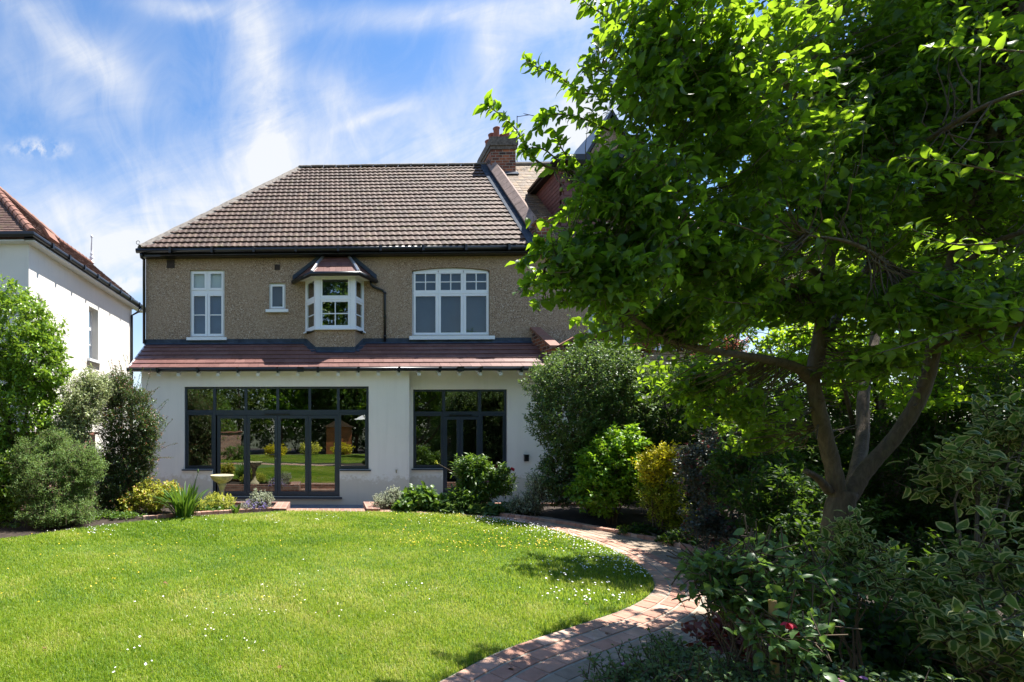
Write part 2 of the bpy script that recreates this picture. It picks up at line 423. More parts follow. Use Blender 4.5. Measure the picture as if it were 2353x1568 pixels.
LEDGE = arc_resample(smooth_curve(edge, 14), .05)
far_px = [(655, 1176), (560, 1181), (450, 1188), (330, 1199), (215, 1213), (110, 1226), (0, 1240)]
far = [gr(u, v) for u, v in far_px] + [Vector((-6.0, 7.0, 0)), Vector((-6.1, 4.0, 0)), Vector((-7, 1.5, 0))]
FAR = smooth_curve(far, 10)
LAWN = [Vector((p.x, p.y, 0)) for p in LEDGE] + [Vector((p.x, p.y, 0)) for p in reversed(FAR)]
# soil of the whole upper garden, stopping at the planter walls
PX0, PX1 = gr(660, 1172).x, gr(840, 1172).x      # the steps lie between
YS = 10.08                                       # top step front
b = MB(); b.box(-14, 14, -22, YS, -.34, -.016); b.box(-7.2, PX0 - .02, YS, 11.1, -.34, -.016); b.box(PX1 + .02, 14, YS, 11.1, -.34, -.016)
b.box(6.4, 14, 11.1, 13.0, -.34, -.02); b.box(-8, -5.6, 11.1, 13.0, -.34, -.02)
struct(b.build('garden_soil', M_SOIL))
# lawn
def mat_lawn():
    m, nt, N, L, P, O = newmat('lawn_base')
    f = noise(N, L, 1.2, 6, .6)
    L.new(ramp(N, L, f, [(.3, (.045, .085, .012)), (.7, (.085, .15, .02))]), P.inputs['Base Color']); P.inputs['Roughness'].default_value = .95
    return m
M_LAWN = mat_lawn()
from mathutils.geometry import tessellate_polygon
tri = tessellate_polygon([LAWN])
np_lv = np.array([[p.x, p.y, .006] for p in LAWN])
o = np_mesh('lawn', np_lv, [np.array([t if (LAWN[t[1]] - LAWN[t[0]]).cross(LAWN[t[2]] - LAWN[t[0]]).z > 0 else (t[0], t[2], t[1]) for t in tri])], M_LAWN); struct(o)
b = MB(); b.face([(-7, -9, .004), (6, -9, .004), (6, .3, .004), (-7, .3, .004)])
o = b.build('lawn', M_LAWN); struct(o)

# brick path along the curved lawn edge
def offset_pts(c, d):
    out = []
    for i, p in enumerate(c):
        a = c[max(i - 2, 0)]; q = c[min(i + 2, len(c) - 1)]; t = (q - a).normalized()
        out.append(p + Vector((-t.y, t.x, 0)) * d)       # left of travel = outside of the lawn
    return out
b = MB()
A = offset_pts(LEDGE, .0); Bo = offset_pts(LEDGE, .99)
for i in range(0, len(A) - 1):
    b.face([A[i] + Vector((0, 0, .005)), A[i + 1] + Vector((0, 0, .005)), Bo[i + 1] + Vector((0, 0, .005)), Bo[i] + Vector((0, 0, .005))][::-1])
M_MORT = simple('pale_mortar', (.31, .285, .23), .95, .25, 8, .5, 60)
struct(b.build('path_bed', M_MORT))
def brick_row(b, curve, d0, w, length, gap, z0, z1, rnd, start=0.0, jit=.003, wob=.004):
    c0 = offset_pts(curve, d0); c1 = offset_pts(curve, d0 + w)
    # walk by arc length on the middle line
    mid = [(p + q) * .5 for p, q in zip(c0, c1)]
    s = [0]
    for p, q in zip(mid, mid[1:]): s.append(s[-1] + (q - p).length)
    def pt(c, x):
        i = int(np.searchsorted(s, x)) - 1; i = max(0, min(i, len(s) - 2)); t = (x - s[i]) / max(1e-6, s[i + 1] - s[i]); return c[i].lerp(c[i + 1], t)
    x = start
    while x + length < s[-1]:
        l = length * rnd.uniform(.94, 1.04); z = z1 + rnd.uniform(-jit, jit); e = [rnd.uniform(-wob, wob) for _ in range(4)]
        p0 = pt(c0, x + e[0]); p1 = pt(c0, x + l + e[1]); q0 = pt(c1, x + e[2]); q1 = pt(c1, x + l + e[3])
        r = rnd.random(); top = [Vector((p.x, p.y, z)) for p in (p0, q0, q1, p1)]; bot = [Vector((p.x, p.y, z0)) for p in (p0, q0, q1, p1)]
        up = (top[1] - top[0]).cross(top[2] - top[0]).z > 0
        # chamfered top edge
        cen = sum(top, Vector()) / 4; ins = [t.lerp(cen, .035) for t in top]; low = [Vector((t.x, t.y, z - .006)) for t in top]
        order = (0, 1, 2, 3) if up else (3, 2, 1, 0)
        b.face([ins[k] for k in order], r)
        for k in range(4):
            a, c = order[k], order[(k + 1) % 4]
            b.face([low[a], low[c], ins[c], ins[a]], r); b.face([bot[a], bot[c], low[c], low[a]], r)
        x += l + gap
def mat_paver(name, cols, moss):
    m, nt, N, L, P, O = newmat(name)
    c = ramp(N, L, attr(N, 'rnd'), [(i / (len(cols) - 1), q) for i, q in enumerate(cols)])
    f = noise(N, L, 14, 6, .7)
    c = mixc(N, L, .22, c, ramp(N, L, f, [(.3, tuple(x * .6 for x in cols[0])), (.7, tuple(min(1, x * 1.3) for x in cols[-1]))]))
    g = noise(N, L, 3.0, 5, .65)
    c = mixc(N, L, ramp(N, L, g, [(.45, (0, 0, 0)), (.65, (moss, moss, moss))]), c, (.13, .105, .07))
    L.new(c, P.inputs['Base Color']); P.inputs['Roughness'].default_value = .85
    bump(N, L, P, noise(N, L, 90, 4, .7), .35, .006)
    return m
M_PAVE = mat_paver('path_brick', [(.36, .165, .115), (.48, .24, .165), (.56, .32, .23), (.50, .36, .28)], .38)
M_PAVE2 = mat_paver('mossy_path_brick', [(.24, .17, .12), (.31, .23, .17), (.37, .29, .22)], .7)
rp = random.Random(3)
b = MB()
for k in range(3): brick_row(b, LEDGE, .012 + k * .135, .116, .215, .009, -.03, .012, rp, start=(0, .1, .04)[k])
o = b.build('path', M_PAVE); struct(o)
b = MB()
for k in range(5): brick_row(b, LEDGE, .417 + k * .113, .106, .215, .006, -.03, .009, rp, start=(.06, 0, .12, .03, .09)[k], jit=.004)
o = b.build('path', M_PAVE2); struct(o)
# patio, steps
b = MB()
rp = random.Random(5); y = 11.12
while y < 13.2:
    x = -5.6 + rp.uniform(0, .5)
    while x < 6.4:
        w = rp.choice((.6, .75, .9)); x2 = min(x + w - .008, 6.4)
        if x2 - x > .1: b.box(x, x2, y, min(y + .44, 13.2), PZ - .05, PZ + rp.uniform(-.001, .001), rp.random())
        x += w
    y += .45
b.box(PX0, PX1, 10.55, 11.11, PZ - .05, PZ)
struct(b.build('patio', M_SLAB))
M_BRK2 = mat_brick('planter_brick', [(.17, .07, .05), (.30, .13, .09), (.38, .19, .13)], (.36, .32, .26), .225, .075)
b = MB(); b.box(PX0, PX1, YS, 10.5, -.34, 0.004); b.box(PX0, PX1, 10.5, 10.85, -.34, -.13)
struct(b.build('steps', M_BRK2))

# brick planter walls (left bed and right bed) and the long edging
def wall_run(b, pts, w, z0, z1, rnd):
    """soldier bricks on top of a low wall"""
    c = arc_resample(pts, .05)
    brick_row(b, c, 0, w, .105, .008, z0, z1, rnd, jit=.002, wob=.002)
b = MB(); rp = random.Random(8)
lw = [gr(655, 1171), gr(560, 1176), gr(450, 1183), gr(330, 1193)]
for p in lw: p.z = 0
wall_run(b, smooth_curve(lw, 10)[::-1], .11, -.05, .045, rp)
t = thing('brick_planter', (PX0 - .3, 10.4, 0), 'low brick wall of the left bed, ending at the steps beside the birdbath', 'planter wall')
b.build('coping', M_PAVE, t)
b = MB(); b.box(PX0 - .30, PX0 - .005, 10.15, 11.14, PZ - .05, .05); b.box(-5.6, PX0 - .30, 11.03, 11.14, PZ - .05, .05)
b.build('wall', M_BRK2, t)
b = MB()
rw = [gr(u, v) for u, v in [(842, 1169), (950, 1171), (1060, 1177), (1158, 1188), (1300, 1208), (1450, 1235), (1571, 1263), (1640, 1296), (1690, 1345)]]
wall_run(b, smooth_curve(rw, 10), .11, -.05, .06, rp)
t = thing('brick_planter', (PX1 + .3, 10.4, 0), 'low curved brick edging of the right bed, running from the steps beside the path', 'planter wall')
b.build('coping', M_PAVE, t)
b = MB(); b.box(PX1 + .005, PX1 + .28, 10.12, 11.14, PZ - .05, .06); b.box(PX1 + .28, 6.4, 11.03, 11.14, PZ - .05, .05)
b.build('wall', M_BRK2, t)

# ================================================================ THE MAIN HOUSE
house = thing('house', (0.0, YU, 0), 'pebbledashed semi-detached house with brown tiled roof and white rear extension', 'house')
def X(u, Y): return at(u, PY, Y).x
def Zv(v, u, Y): return at(u, v, Y).z
def wall_holes(x0, x1, z0, z1, Y, holes, depth, b=None, thick=.25):
    """front wall (facing -y) with rectangular openings and reveals"""
    b = b or MB(); xs = sorted({x0, x1} | {h[0] for h in holes} | {h[1] for h in holes}); zs = sorted({z0, z1} | {h[2] for h in holes} | {h[3] for h in holes})
    for i in range(len(xs) - 1):
        for j in range(len(zs) - 1):
            cx, cz = (xs[i] + xs[i + 1]) / 2, (zs[j] + zs[j + 1]) / 2
            if any(h[0] < cx < h[1] and h[2] < cz < h[3] for h in holes): continue
            b.face([(xs[i], Y, zs[j]), (xs[i + 1], Y, zs[j]), (xs[i + 1], Y, zs[j + 1]), (xs[i], Y, zs[j + 1])])
    for (a, c, d, e) in holes:
        b.face([(a, Y, d), (a, Y + depth, d), (c, Y + depth, d), (c, Y, d)][::-1])
        b.face([(a, Y, e), (a, Y + depth, e), (c, Y + depth, e), (c, Y, e)])
        b.face([(a, Y, d), (a, Y + depth, d), (a, Y + depth, e), (a, Y, e)])
        b.face([(c, Y, d), (c, Y + depth, d), (c, Y + depth, e), (c, Y, e)][::-1])
    return b
XL_U = X(335, YU); XR_U = X(1225, YU) + .02
XADJ = 10.5
zE = Zv(575, 770, YM); zE = 6.60                         # main eaves
ZB = 3.2
# window rectangles on the upper wall: x0,x1,z0,z1
def rect(u0, u1, v0, v1, Y): return (X(u0, Y), X(u1, Y), Zv(v1, (u0 + u1) / 2, Y), Zv(v0, (u0 + u1) / 2, Y))
W1 = rect(436, 516, 620.5, 775, YU); W2 = rect(618, 656, 650, 711, YU); W3 = rect(947, 1125.5, 614.5, 772, YU)
bay_hole = rect(706, 832, 640, 752, YU)
b = wall_holes(XL_U, X(1300, YU), ZB, zE + .1, YU, [W1, W2, W3, bay_hole], .11)
b.face([(XL_U, YU, ZB), (XL_U, YU, zE + .1), (XL_U, YU + 8, zE + .1), (XL_U, YU + 8, ZB)])
# spandrels of the segmental arch over the right window
def arch_z(x, x0, x1, zt, rise): 
    q = (x - (x0 + x1) / 2) / ((x1 - x0) / 2); return zt - rise * q * q
for i in range(16):
    xa = W3[0] + (W3[1] - W3[0]) * i / 16; xb = W3[0] + (W3[1] - W3[0]) * (i + 1) / 16
    za, zb = arch_z(xa, W3[0], W3[1], W3[3], .085), arch_z(xb, W3[0], W3[1], W3[3], .085)
    if W3[3] - max(za, zb) > .0005 or True:
        b.face([(xa, YU, za), (xb, YU, zb), (xb, YU, W3[3] + .0005), (xa, YU, W3[3] + .0005)])
        b.face([(xa, YU, za), (xa, YU + .09, za), (xb, YU + .09, zb), (xb, YU, zb)])
b.build('upper_wall', M_PEB, house)

def frame_grid(b, x0, x1, z0, z1, Y, cols, rows, out, bar, d=.05):
    """outer frame `out` wide, bars between equal cells"""
    b.box(x0, x0 + out, Y, Y + d, z0, z1); b.box(x1 - out, x1, Y, Y + d, z0, z1)
    b.box(x0 + out, x1 - out, Y, Y + d, z0, z0 + out); b.box(x0 + out, x1 - out, Y, Y + d, z1 - out, z1)
    for i in range(1, cols):
        x = x0 + out + (x1 - x0 - 2 * out) * i / cols; b.box(x - bar / 2, x + bar / 2, Y + .006, Y + d - .004, z0 + out, z1 - out)
    for i in range(1, rows):
        z = z0 + out + (z1 - z0 - 2 * out) * i / rows
        b.box(x0 + out, x1 - out, Y + .009, Y + d - .007, z - bar / 2, z + bar / 2)
def pane_box(b, x0, x1, z0, z1, Y): b.face([(x0, Y, z0), (x1, Y, z0), (x1, Y, z1), (x0, Y, z1)])
def px_rect(b, rects, Y, out_fn):
    for r in rects: out_fn(*rect(*r, Y))
FY = YU + .05                                          # face of the window frames
# --- tall left window
wf = MB(); gl = MB()
x0, x1, z0, z1 = W1; zt0 = Zv(673, 476, YU); zt1 = Zv(668.5, 476, YU); xm = (x0 + x1) / 2
wf.box(x0, x1, FY + .02, FY + .09, z0, z0 + .035); wf.box(x0, x0 + .035, FY + .02, FY + .09, z0 + .035, z1); wf.box(x1 - .035, x1, FY + .02, FY + .09, z0 + .035, z1); wf.box(x0 + .035, x1 - .035, FY + .02, FY + .09, z1 - .03, z1)
wf.box(x0 + .035, x1 - .035, FY + .012, FY + .09, zt0 - .01, zt1 + .03)
wf.box(xm - .02, xm + .02, FY + .015, FY + .09, zt1 + .03, z1 - .03)
for a, c in ((x0 + .037, xm - .022), (xm + .022, x1 - .037)):
    frame_grid(wf, a, c, zt1 + .032, z1 - .032, FY, 1, 1, .062, .02)
for a, c in ((x0 + .037, xm - .004), (xm + .004, x1 - .037)):
    frame_grid(wf, a, c, z0 + .037, zt0 - .012, FY, 1, 2, .065, .028); 
o = wf.build('window', M_WHITE, house, bevel=.004)
pane_box(gl, x0, x1, z0, z1, FY + .03); gl.build('pane', M_GLASS2, o)
bl = MB(); bl.box(x0, x1, FY + .10, FY + .11, zt0, z1); bl.build('blind_or_sky_panel', M_BLIND, o)
bl = MB(); bl.box(x0, x1, FY + .13, FY + .14, z0, zt0); bl.build('sky_reflection_panel', M_BLUE, o)  # panel coloured like the sky mirrored in these panes
def sill(o, u0, u1, v0, v1, Y):
    a = rect(u0, u1, v0, v1, Y - .1); s = MB(); s.box(a[0], a[1], Y - .09, Y + .10, a[2], a[3]); s.build('sill', M_WHITE, o, bevel=.006)
sill(o, 428, 520, 775, 781.5, YU)
# --- small window
wf = MB(); gl = MB(); x0, x1, z0, z1 = W2
frame_grid(wf, x0, x1, z0, z1, FY + .02, 1, 1, .035, .02, .06); frame_grid(wf, x0 + .037, x1 - .037, z0 + .037, z1 - .037, FY, 1, 1, .05, .02)
o = wf.build('window', M_WHITE, house, bevel=.004); pane_box(gl, x0, x1, z0, z1, FY + .03); gl.build('pane', M_GLASS2, o)
bl = MB(); bl.box(x0, x1, FY + .2, FY + .21, z0, z1); bl.build('blind_or_sky_panel', M_GREYSKY, o); sill(o, 610, 662, 710.5, 717, YU)  # grey panel: dark room and sky reflection put into its colour
# --- wide right window with arched head
wf = MB(); gl = MB(); x0, x1, z0, z1 = W3; zt = Zv(672, 1036, YU); rise = .085; zs = z1 - .012
n = 24
def arched_bar(b, xa, xb, zfn0, zfn1, Y0, Y1, n=8):
    for i in range(n):
        p = xa + (xb - xa) * i / n; q = xa + (xb - xa) * (i + 1) / n
        f = [(p, Y0, zfn0(p)), (q, Y0, zfn0(q)), (q, Y0, zfn1(q)), (p, Y0, zfn1(p))]; b.face(f)
        b.face([(p, Y0, zfn0(p)), (p, Y1, zfn0(p)), (q, Y1, zfn0(q)), (q, Y0, zfn0(q))])
az = lambda x: arch_z(x, x0, x1, zs, rise)
arched_bar(wf, x0, x1, lambda x: az(x) - .05, az, FY + .02, FY + .09, n)
wf.box(x0, x0 + .035, FY + .02, FY + .09, z0, zs - rise); wf.box(x1 - .035, x1, FY + .02, FY + .09, z0, zs - rise); wf.box(x0 + .035, x1 - .035, FY + .021, FY + .09, z0, z0 + .035)
wf.box(x0 + .035, x1 - .035, FY - .005, FY + .09, zt - .028, zt + .028)
cells = [X(u, FY) for u in (949, 1007, 1065, 1124)]
for k in range(3):
    a, c = cells[k] + .012, cells[k + 1] - .012
    if k: wf.box(cells[k] - .012, cells[k] + .012, FY + .012, FY + .09, z0 + .035, zs - .09)
    frame_grid(wf, a, c, z0 + .037, zt - .03, FY, 1, 1, .062, .02)
    zt2 = Zv(628.7, 1036, FY)
    wf.box(a, a + .058, FY, FY + .05, zt + .03, zt2); wf.box(c - .058, c, FY, FY + .05, zt + .03, zt2); wf.box(a + .058, c - .058, FY, FY + .05, zt + .03, zt + .075)
    arched_bar(wf, a, c, lambda x: zt2 - .004, lambda x: az(x) - .047, FY, FY + .05)
    mx = (a + c) / 2; mz = (zt + .075 + zt2) / 2
    wf.box(mx - .013, mx + .013, FY + .006, FY + .046, zt + .075, zt2); wf.box(a + .058, c - .058, FY + .009, FY + .043, mz - .013, mz + .013)
o = wf.build('window', M_WHITE, house); pane_box(gl, x0, x1, z0, zs - rise - .01, FY + .03); gl.build('pane', M_GLASS2, o)
bl = MB(); bl.box(x0, x1, FY + .16, FY + .17, z0, z1 - .1); bl.build('blind_or_sky_panel', M_GREYSKY, o); sill(o, 941, 1137.5, 772, 780, YU)  # the mirrored grey-blue sky is painted on this panel

# --- canted bay window
Yb = YU - .50
xa, xb = X(701.5, YU), X(836.5, YU); fa, fb = X(724.5, Yb), X(816.2, Yb)
zb0, zb1 = Zv(755, 770, Yb), Zv(634, 770, Yb)
bay = MB()
zbb = Zv(796, 770, Yb)
poly = lambda z, e=0: [(xa - e, YU, z), (xb + e, YU, z), (fb + e * .5, Yb - e, z), (fa - e * .5, Yb - e, z)]
zlow = 3.2
P0 = [(xa + .03, YU), (fa + .01, Yb + .03), (fb - .01, Yb + .03), (xb - .03, YU)]
for (p, q) in zip(P0, P0[1:]): bay.face([(p[0], p[1], zlow), (q[0], q[1], zlow), (q[0], q[1], zb0), (p[0], p[1], zb0)])
bay_o = bay.build('bay_window', M_PEB, house)
fr = MB(); gb = MB()
pts2 = [Vector((xa, YU, 0)), Vector((fa, Yb, 0)), Vector((fb, Yb, 0)), Vector((xb, YU, 0))]
ztb0, ztb1 = Zv(725.5, 770, Yb), Zv(721, 770, Yb)
zt_mid = Zv(730, 770, Yb)
def facade(p, q, cols, spec, post0, post1):
    """window face between two plan points; spec = list of (zlo, zhi, cols, rows)"""
    d = (q - p); ln = d.length; ax = d / ln; nn = Vector((ax.y, -ax.x, 0))     # outward
    def bx(s0, s1, z0, z1, o0, o1): fr.obox(p + ax * s0 - nn * o1 + Vector((0, 0, z0)), ax * (s1 - s0), nn * (o1 - o0), Vector((0, 0, z1 - z0)))
    bx(0, post0, zb0, zb1, 0, .09); bx(ln - post1, ln, zb0, zb1, 0, .09)
    bx(post0, ln - post1, zb0, zb0 + .03, .005, .09); bx(post0, ln - post1, zb1 - .03, zb1, .005, .09)
    for (za, zc, nc, nr) in spec:
        a, c = post0 + .004, ln - post1 - .004; w = .058
        bx(a, a + w, za, zc, .012, .06); bx(c - w, c, za, zc, .012, .06); bx(a + w, c - w, za, za + w, .012, .06); bx(a + w, c - w, zc - w, zc, .012, .06)
        for i in range(1, nc): m = a + w + (c - a - 2 * w) * i / nc; bx(m - .013, m + .013, za + w, zc - w, .018, .055)
        for i in range(1, nr): m = za + w + (zc - za - 2 * w) * i / nr; bx(a + w, c - w, m - .013, m + .013, .021, .052)
    bx(post0, ln - post1, spec[0][1], spec[1][0], .002, .09)
    g0 = p + ax * post0 - nn * .035; g1 = q - ax * post1 - nn * .035
    gb.face([(g0.x, g0.y, zb0), (g1.x, g1.y, zb0), (g1.x, g1.y, zb1), (g0.x, g0.y, zb1)])
zsp0, zsp1 = Zv(688.5, 770, Yb), Zv(684, 770, Yb)
facade(pts2[1], pts2[2], 2, [(zb0 + .032, zsp0, 2, 2), (zsp1, zb1 - .032, 1, 1)], .13, .13)
facade(pts2[0], pts2[1], 1, [(zb0 + .032, zsp0, 1, 2), (zsp1, zb1 - .032, 1, 1)], .03, .035)
facade(pts2[2], pts2[3], 1, [(zb0 + .032, zsp0, 1, 2), (zsp1, zb1 - .032, 1, 1)], .035, .03)
fr.prism([Vector(p) for p in poly(zb0 - .035, .06)], (0, 0, .035)) if False else None
sp = poly(zb0 - .04, .05); fr.prism(sp, (0, 0, .04))
sp = poly(zb1, .02); fr.prism(sp, (0, 0, .06))
fr.build('frame', M_WHITE, bay_o); gb.build('pane', M_GLASS, bay_o)
bl = MB(); bl.box(xa + .2, xb - .2, YU + .02, YU + .03, zsp1, zb1); bl.build('blind_or_sky_panel', M_GREYSKY, bay_o)  # flat panel carrying the painted reflection tone of the top panes
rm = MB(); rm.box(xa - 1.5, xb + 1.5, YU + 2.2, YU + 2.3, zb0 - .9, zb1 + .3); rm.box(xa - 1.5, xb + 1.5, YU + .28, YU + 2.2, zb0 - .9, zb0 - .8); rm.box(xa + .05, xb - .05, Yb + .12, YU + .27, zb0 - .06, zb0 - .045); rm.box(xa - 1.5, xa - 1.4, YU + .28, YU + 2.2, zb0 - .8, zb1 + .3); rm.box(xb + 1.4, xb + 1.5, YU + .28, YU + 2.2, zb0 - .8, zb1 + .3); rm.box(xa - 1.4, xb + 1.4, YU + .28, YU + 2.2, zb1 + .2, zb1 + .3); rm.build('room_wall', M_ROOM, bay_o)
# bay roof
ra, rb_, rfa, rfb = X(676, YU), X(862, YU), X(716, Yb - .20), X(824, Yb - .20)
zr0 = Zv(626, 770, Yb - .20); ta, tb = X(744, YU), X(800, YU); zr1 = Zv(590, 770, YU)
E0, E1, E2, E3 = Vector((ra, YU - .01, zr0)), Vector((rfa, Yb - .20, zr0)), Vector((rfb, Yb - .20, zr0)), Vector((rb_, YU - .01, zr0))
T0, T1 = Vector((ta, YU - .02, zr1)), Vector((tb, YU - .02, zr1))
T0f, T1f = T0, T1
def course_roof(b, e0, e1, t0, t1, nc, tw, lift, gap=.004, seed=1, off0=0, th=.014):
    """flat tiles in courses on the quad e0 e1 (eave) t0 t1 (top)"""
    rr = random.Random(seed); nrm = (e1 - e0).cross(t0 - e0).normalized()
    if nrm.z < 0: nrm = -nrm
    ax = (e1 - e0).normalized(); ref = e0
    for k in range(nc):
        f0, f1 = k / nc, (k + 1) / nc + .02 / nc
        l0, r0 = e0.lerp(t0, f0), e1.lerp(t1, f0); l1, r1 = e0.lerp(t0, min(1, f1)), e1.lerp(t1, min(1, f1))
        s0, s1 = (l0 - ref).dot(ax), (r0 - ref).dot(ax); u0, u1 = (l1 - ref).dot(ax), (r1 - ref).dot(ax)
        up = (e0.lerp(t0, f1) - l0) - ax * (e0.lerp(t0, f1) - l0).dot(ax)
        x = min(s0, u0) - tw + ((k % 2) * .5 * tw + off0) % tw
        lo, hi = s0, s1
        while x < max(s1, u1):
            a, c = x + gap / 2, x + tw - gap / 2
            # clip against slanting ends
            a0, c0 = max(a, s0), min(c, s1); a1, c1 = max(a, u0), min(c, u1)
            if c0 - a0 > .01 or c1 - a1 > .01:
                c0 = max(c0, a0 + .001) if c0 > s0 else s0; a0 = min(a0, c0); c1 = max(c1, a1 + .001) if c1 > u0 else u0; a1 = min(a1, c1)
                h = lift + rr.uniform(-.002, .002)
                base = l0 - ax * s0
                p = [base + ax * a0 + nrm * h, base + ax * c0 + nrm * h, base + up + ax * c1 + nrm * .002, base + up + ax * a1 + nrm * .002]
                r = rr.random(); b.face(p, r)
                b.face([p[0] - nrm * (h + .001), p[1] - nrm * (h + .001), p[1], p[0]], r * .6)
            x += tw
rb = MB(); course_roof(rb, E1, E2, T0, T1, 3, .16, .016, seed=4); course_roof(rb, E0, E1, Vector((ta, YU - .02, zr1)), T0, 3, .16, .016, seed=5); course_roof(rb, E2, E3, T1, Vector((tb, YU - .02, zr1)), 3, .16, .016, seed=6)
rb.build('roof', M_TILE2, bay_o)
M_LEADB = simple('bright_lead', (.42, .43, .45), .28, .2, 6, .15, 20, metal=.6)
lb = MB()
for (e, t, o_) in ((E1, T0, 1), (E2, T1, -1)):
    lb = MB(); lb.tube([e + Vector((0, 0, .02)), e.lerp(t, .5) + Vector((0, 0, .045)), t + Vector((0, 0, .02))], [.05, .045, .04], 6)
    lb.build('hip_flashing', M_LEADB, bay_o)
lb = MB()
up = Vector((0, 0, .13))
for (p, q) in ((E0 + Vector((-.04, 0, 0)), T0), (T0, T1), (T1, E3 + Vector((.04, 0, 0)))):
    p2, q2 = p + Vector((0, -.035, 0)), q + Vector((0, -.035, 0)); lb.prism([p2, q2, q2 + up, p2 + up], (0, .04, 0))
lb.build('flashing', M_LEAD, bay_o)
gt = MB(); g = [E0 + Vector((-.03, -.03, -.05)), E1 + Vector((-.02, -.05, -.05)), E2 + Vector((.02, -.05, -.05)), E3 + Vector((.03, -.03, -.05))]
gt.tube(g, .062, 10)
sh = MB(); sh.prism([E0 + Vector((0, 0, -.03)), E3 + Vector((0, 0, -.03)), E2 + Vector((0, 0, -.03)), E1 + Vector((0, 0, -.03))], (0, 0, .02)); sh.build('soffit', M_WOODW, bay_o)
gt.build('gutter', M_BLACK, bay_o, smooth=True)
dp = MB(); q = lambda u, v, Y: at(u, v, Y)
dp.tube([q(852, 634, YU - .1), q(852, 653, YU - .1), q(857, 659, YU - .07), q(879, 668, YU - .05), q(884, 674, YU - .05), q(884.5, 785, YU - .05)], .034, 10)
for v in (676, 730, 775): c = q(884.5, v, YU - .05); dp.tube([c, c + Vector((0, 0, .05))], .042, 10)
dp.build('downpipe', M_BLACK, house, smooth=True)
# --- air bricks
for r in ((383.5, 401.5, 597, 617), (631, 643.5, 608.5, 621)):
    a = rect(*r, YU); v = MB(); v.box(a[0], a[1], YU - .012, YU + .02, a[2], a[3])
    n = 6
    for i in range(n): z = a[2] + (a[3] - a[2]) * (i + .5) / n; v.box(a[0] + .01, a[1] - .01, YU - .02, YU - .011, z - .006, z + .006)
    v.build('air_vent', M_VENT, house)

# ---------------------------------------------------------------- main roof
TAN = 1.018; RUN = 4.42; ze = 6.66; zr = ze + RUN * TAN
xl = X(317, YM); xr = X(1216, YM)
nC = 21; roll = .17; tw = .34
up = Vector((0, 1, TAN)).normalized(); nr = Vector((0, -TAN, 1)).normalized(); SL = RUN * math.sqrt(1 + TAN * TAN)
xh = X(690, YM + RUN)                       # where hip meets ridge
prof = [0, .012, .015, .003]; profx = [0, .34, .60, .80]
def slope_tiles(xmin, xmax, name, mat, parent, seed, nC=21, x_anchor=0.0, O=(YM, 6.66), SLl=None, tw=.34, rolls=2, lift=.045, hgt=1.0):
    rr = random.Random(seed); V = []; F = []; Rn = []
    SLl = SLl or SL
    for k in range(nC):
        s0 = SLl * k / nC; s1 = SLl * (k + 1) / nC + .02
        a, c = xmin(s0 / SLl), xmax(s0 / SLl)
        kk = math.floor((a - x_anchor) / tw)
        dz = rr.uniform(-.004, .004)
        while x_anchor + kk * tw < c:
            x0 = x_anchor + kk * tw; r = rr.random(); h = lift + rr.uniform(-.003, .004); kk += 1
            cols = []
            w = tw / rolls
            for j in range(rolls):
                for (px_, ph) in zip(profx, prof): cols.append((x0 + (j + px_) * w, ph * hgt))
            cols.append((x0 + tw - .003, 0))
            cols = [(min(max(x, a), c), p) for x, p in cols]
            if cols[-1][0] - cols[0][0] < .01: continue
            base = len(V)
            for (x, p) in cols:
                P0 = Vector((x, O[0], O[1])) + up * s0 + nr * (h + p); P1 = Vector((x, O[0], O[1])) + up * s1 + nr * (.004 + p); P2 = P0 - nr * .03
                V += [tuple(P0), tuple(P1), tuple(P2)]
            for i in range(len(cols) - 1):
                q = base + 3 * i; F.append((q, q + 3, q + 4, q + 1)); F.append((q + 2, q + 5, q + 3, q)); Rn += [r, 0]  # risers get the darkest tone: shadow line under each course, painted in
    b = MB(); b.v = V; b.f = F; b.r = Rn; return b.build(name, mat, parent)
bexp = lambda f: xl + (xh - xl) * f + .10
vr = lambda f: xr + (X(1113, YM + RUN) - xr) * 0 - 0.0
XV = (X(1222, YM) + X(1113, YM + RUN)) / 2   # verge / party line
slope_tiles(bexp, lambda f: XV - .10, 'roof', M_TILE, house, 11)
# underlay + left and rear slopes
b = MB(); hz = lambda f: ze + RUN * TAN * f
b.face([(xl, YM, ze - .01), (XV, YM, ze - .01), (XV, YM + RUN, zr - .01), (xh, YM + RUN, zr - .01)])
b.face([(xl, YM, ze - .01), (xh, YM + RUN, zr - .01), (xl, YM + 2 * RUN, ze - .01)]); b.face([(xl, YM + 2 * RUN, ze), (xh, YM + RUN, zr - .01), (XADJ, YM + RUN, zr - .01), (XADJ, YM + 2 * RUN, ze)])
b.build('rear_roof', M_TILE, house)
b = MB(); hp = Vector((xh, YM + RUN, zr)); el = Vector((xl, YM, ze))
def mort_strip(b, p, q, w, h, n=40, seed=2):
    rr = random.Random(seed); d = (q - p); prev = None
    for i in range(n + 1):
        c = p + d * (i / n); side = Vector((1, 0, 0)); ww = w * rr.uniform(.9, 1.12)
        ring = [c + Vector((-ww * .4, 0, -ww * .45)), c + Vector((0, 0, h * rr.uniform(.9, 1.1))), c + Vector((ww * .95, -.0, h * .35)), c + Vector((ww * 1.35, 0, -.015))]
        if prev:
            for a in range(3): b.face([prev[a], ring[a], ring[a + 1], prev[a + 1]])
        prev = ring
mort_strip(b, el + Vector((.02, 0, .02)), hp + Vector((0, 0, .02)), .17, .085)
b.build('hip', M_HIP, house)
b = MB(); x = xh - .05; rr = random.Random(3)
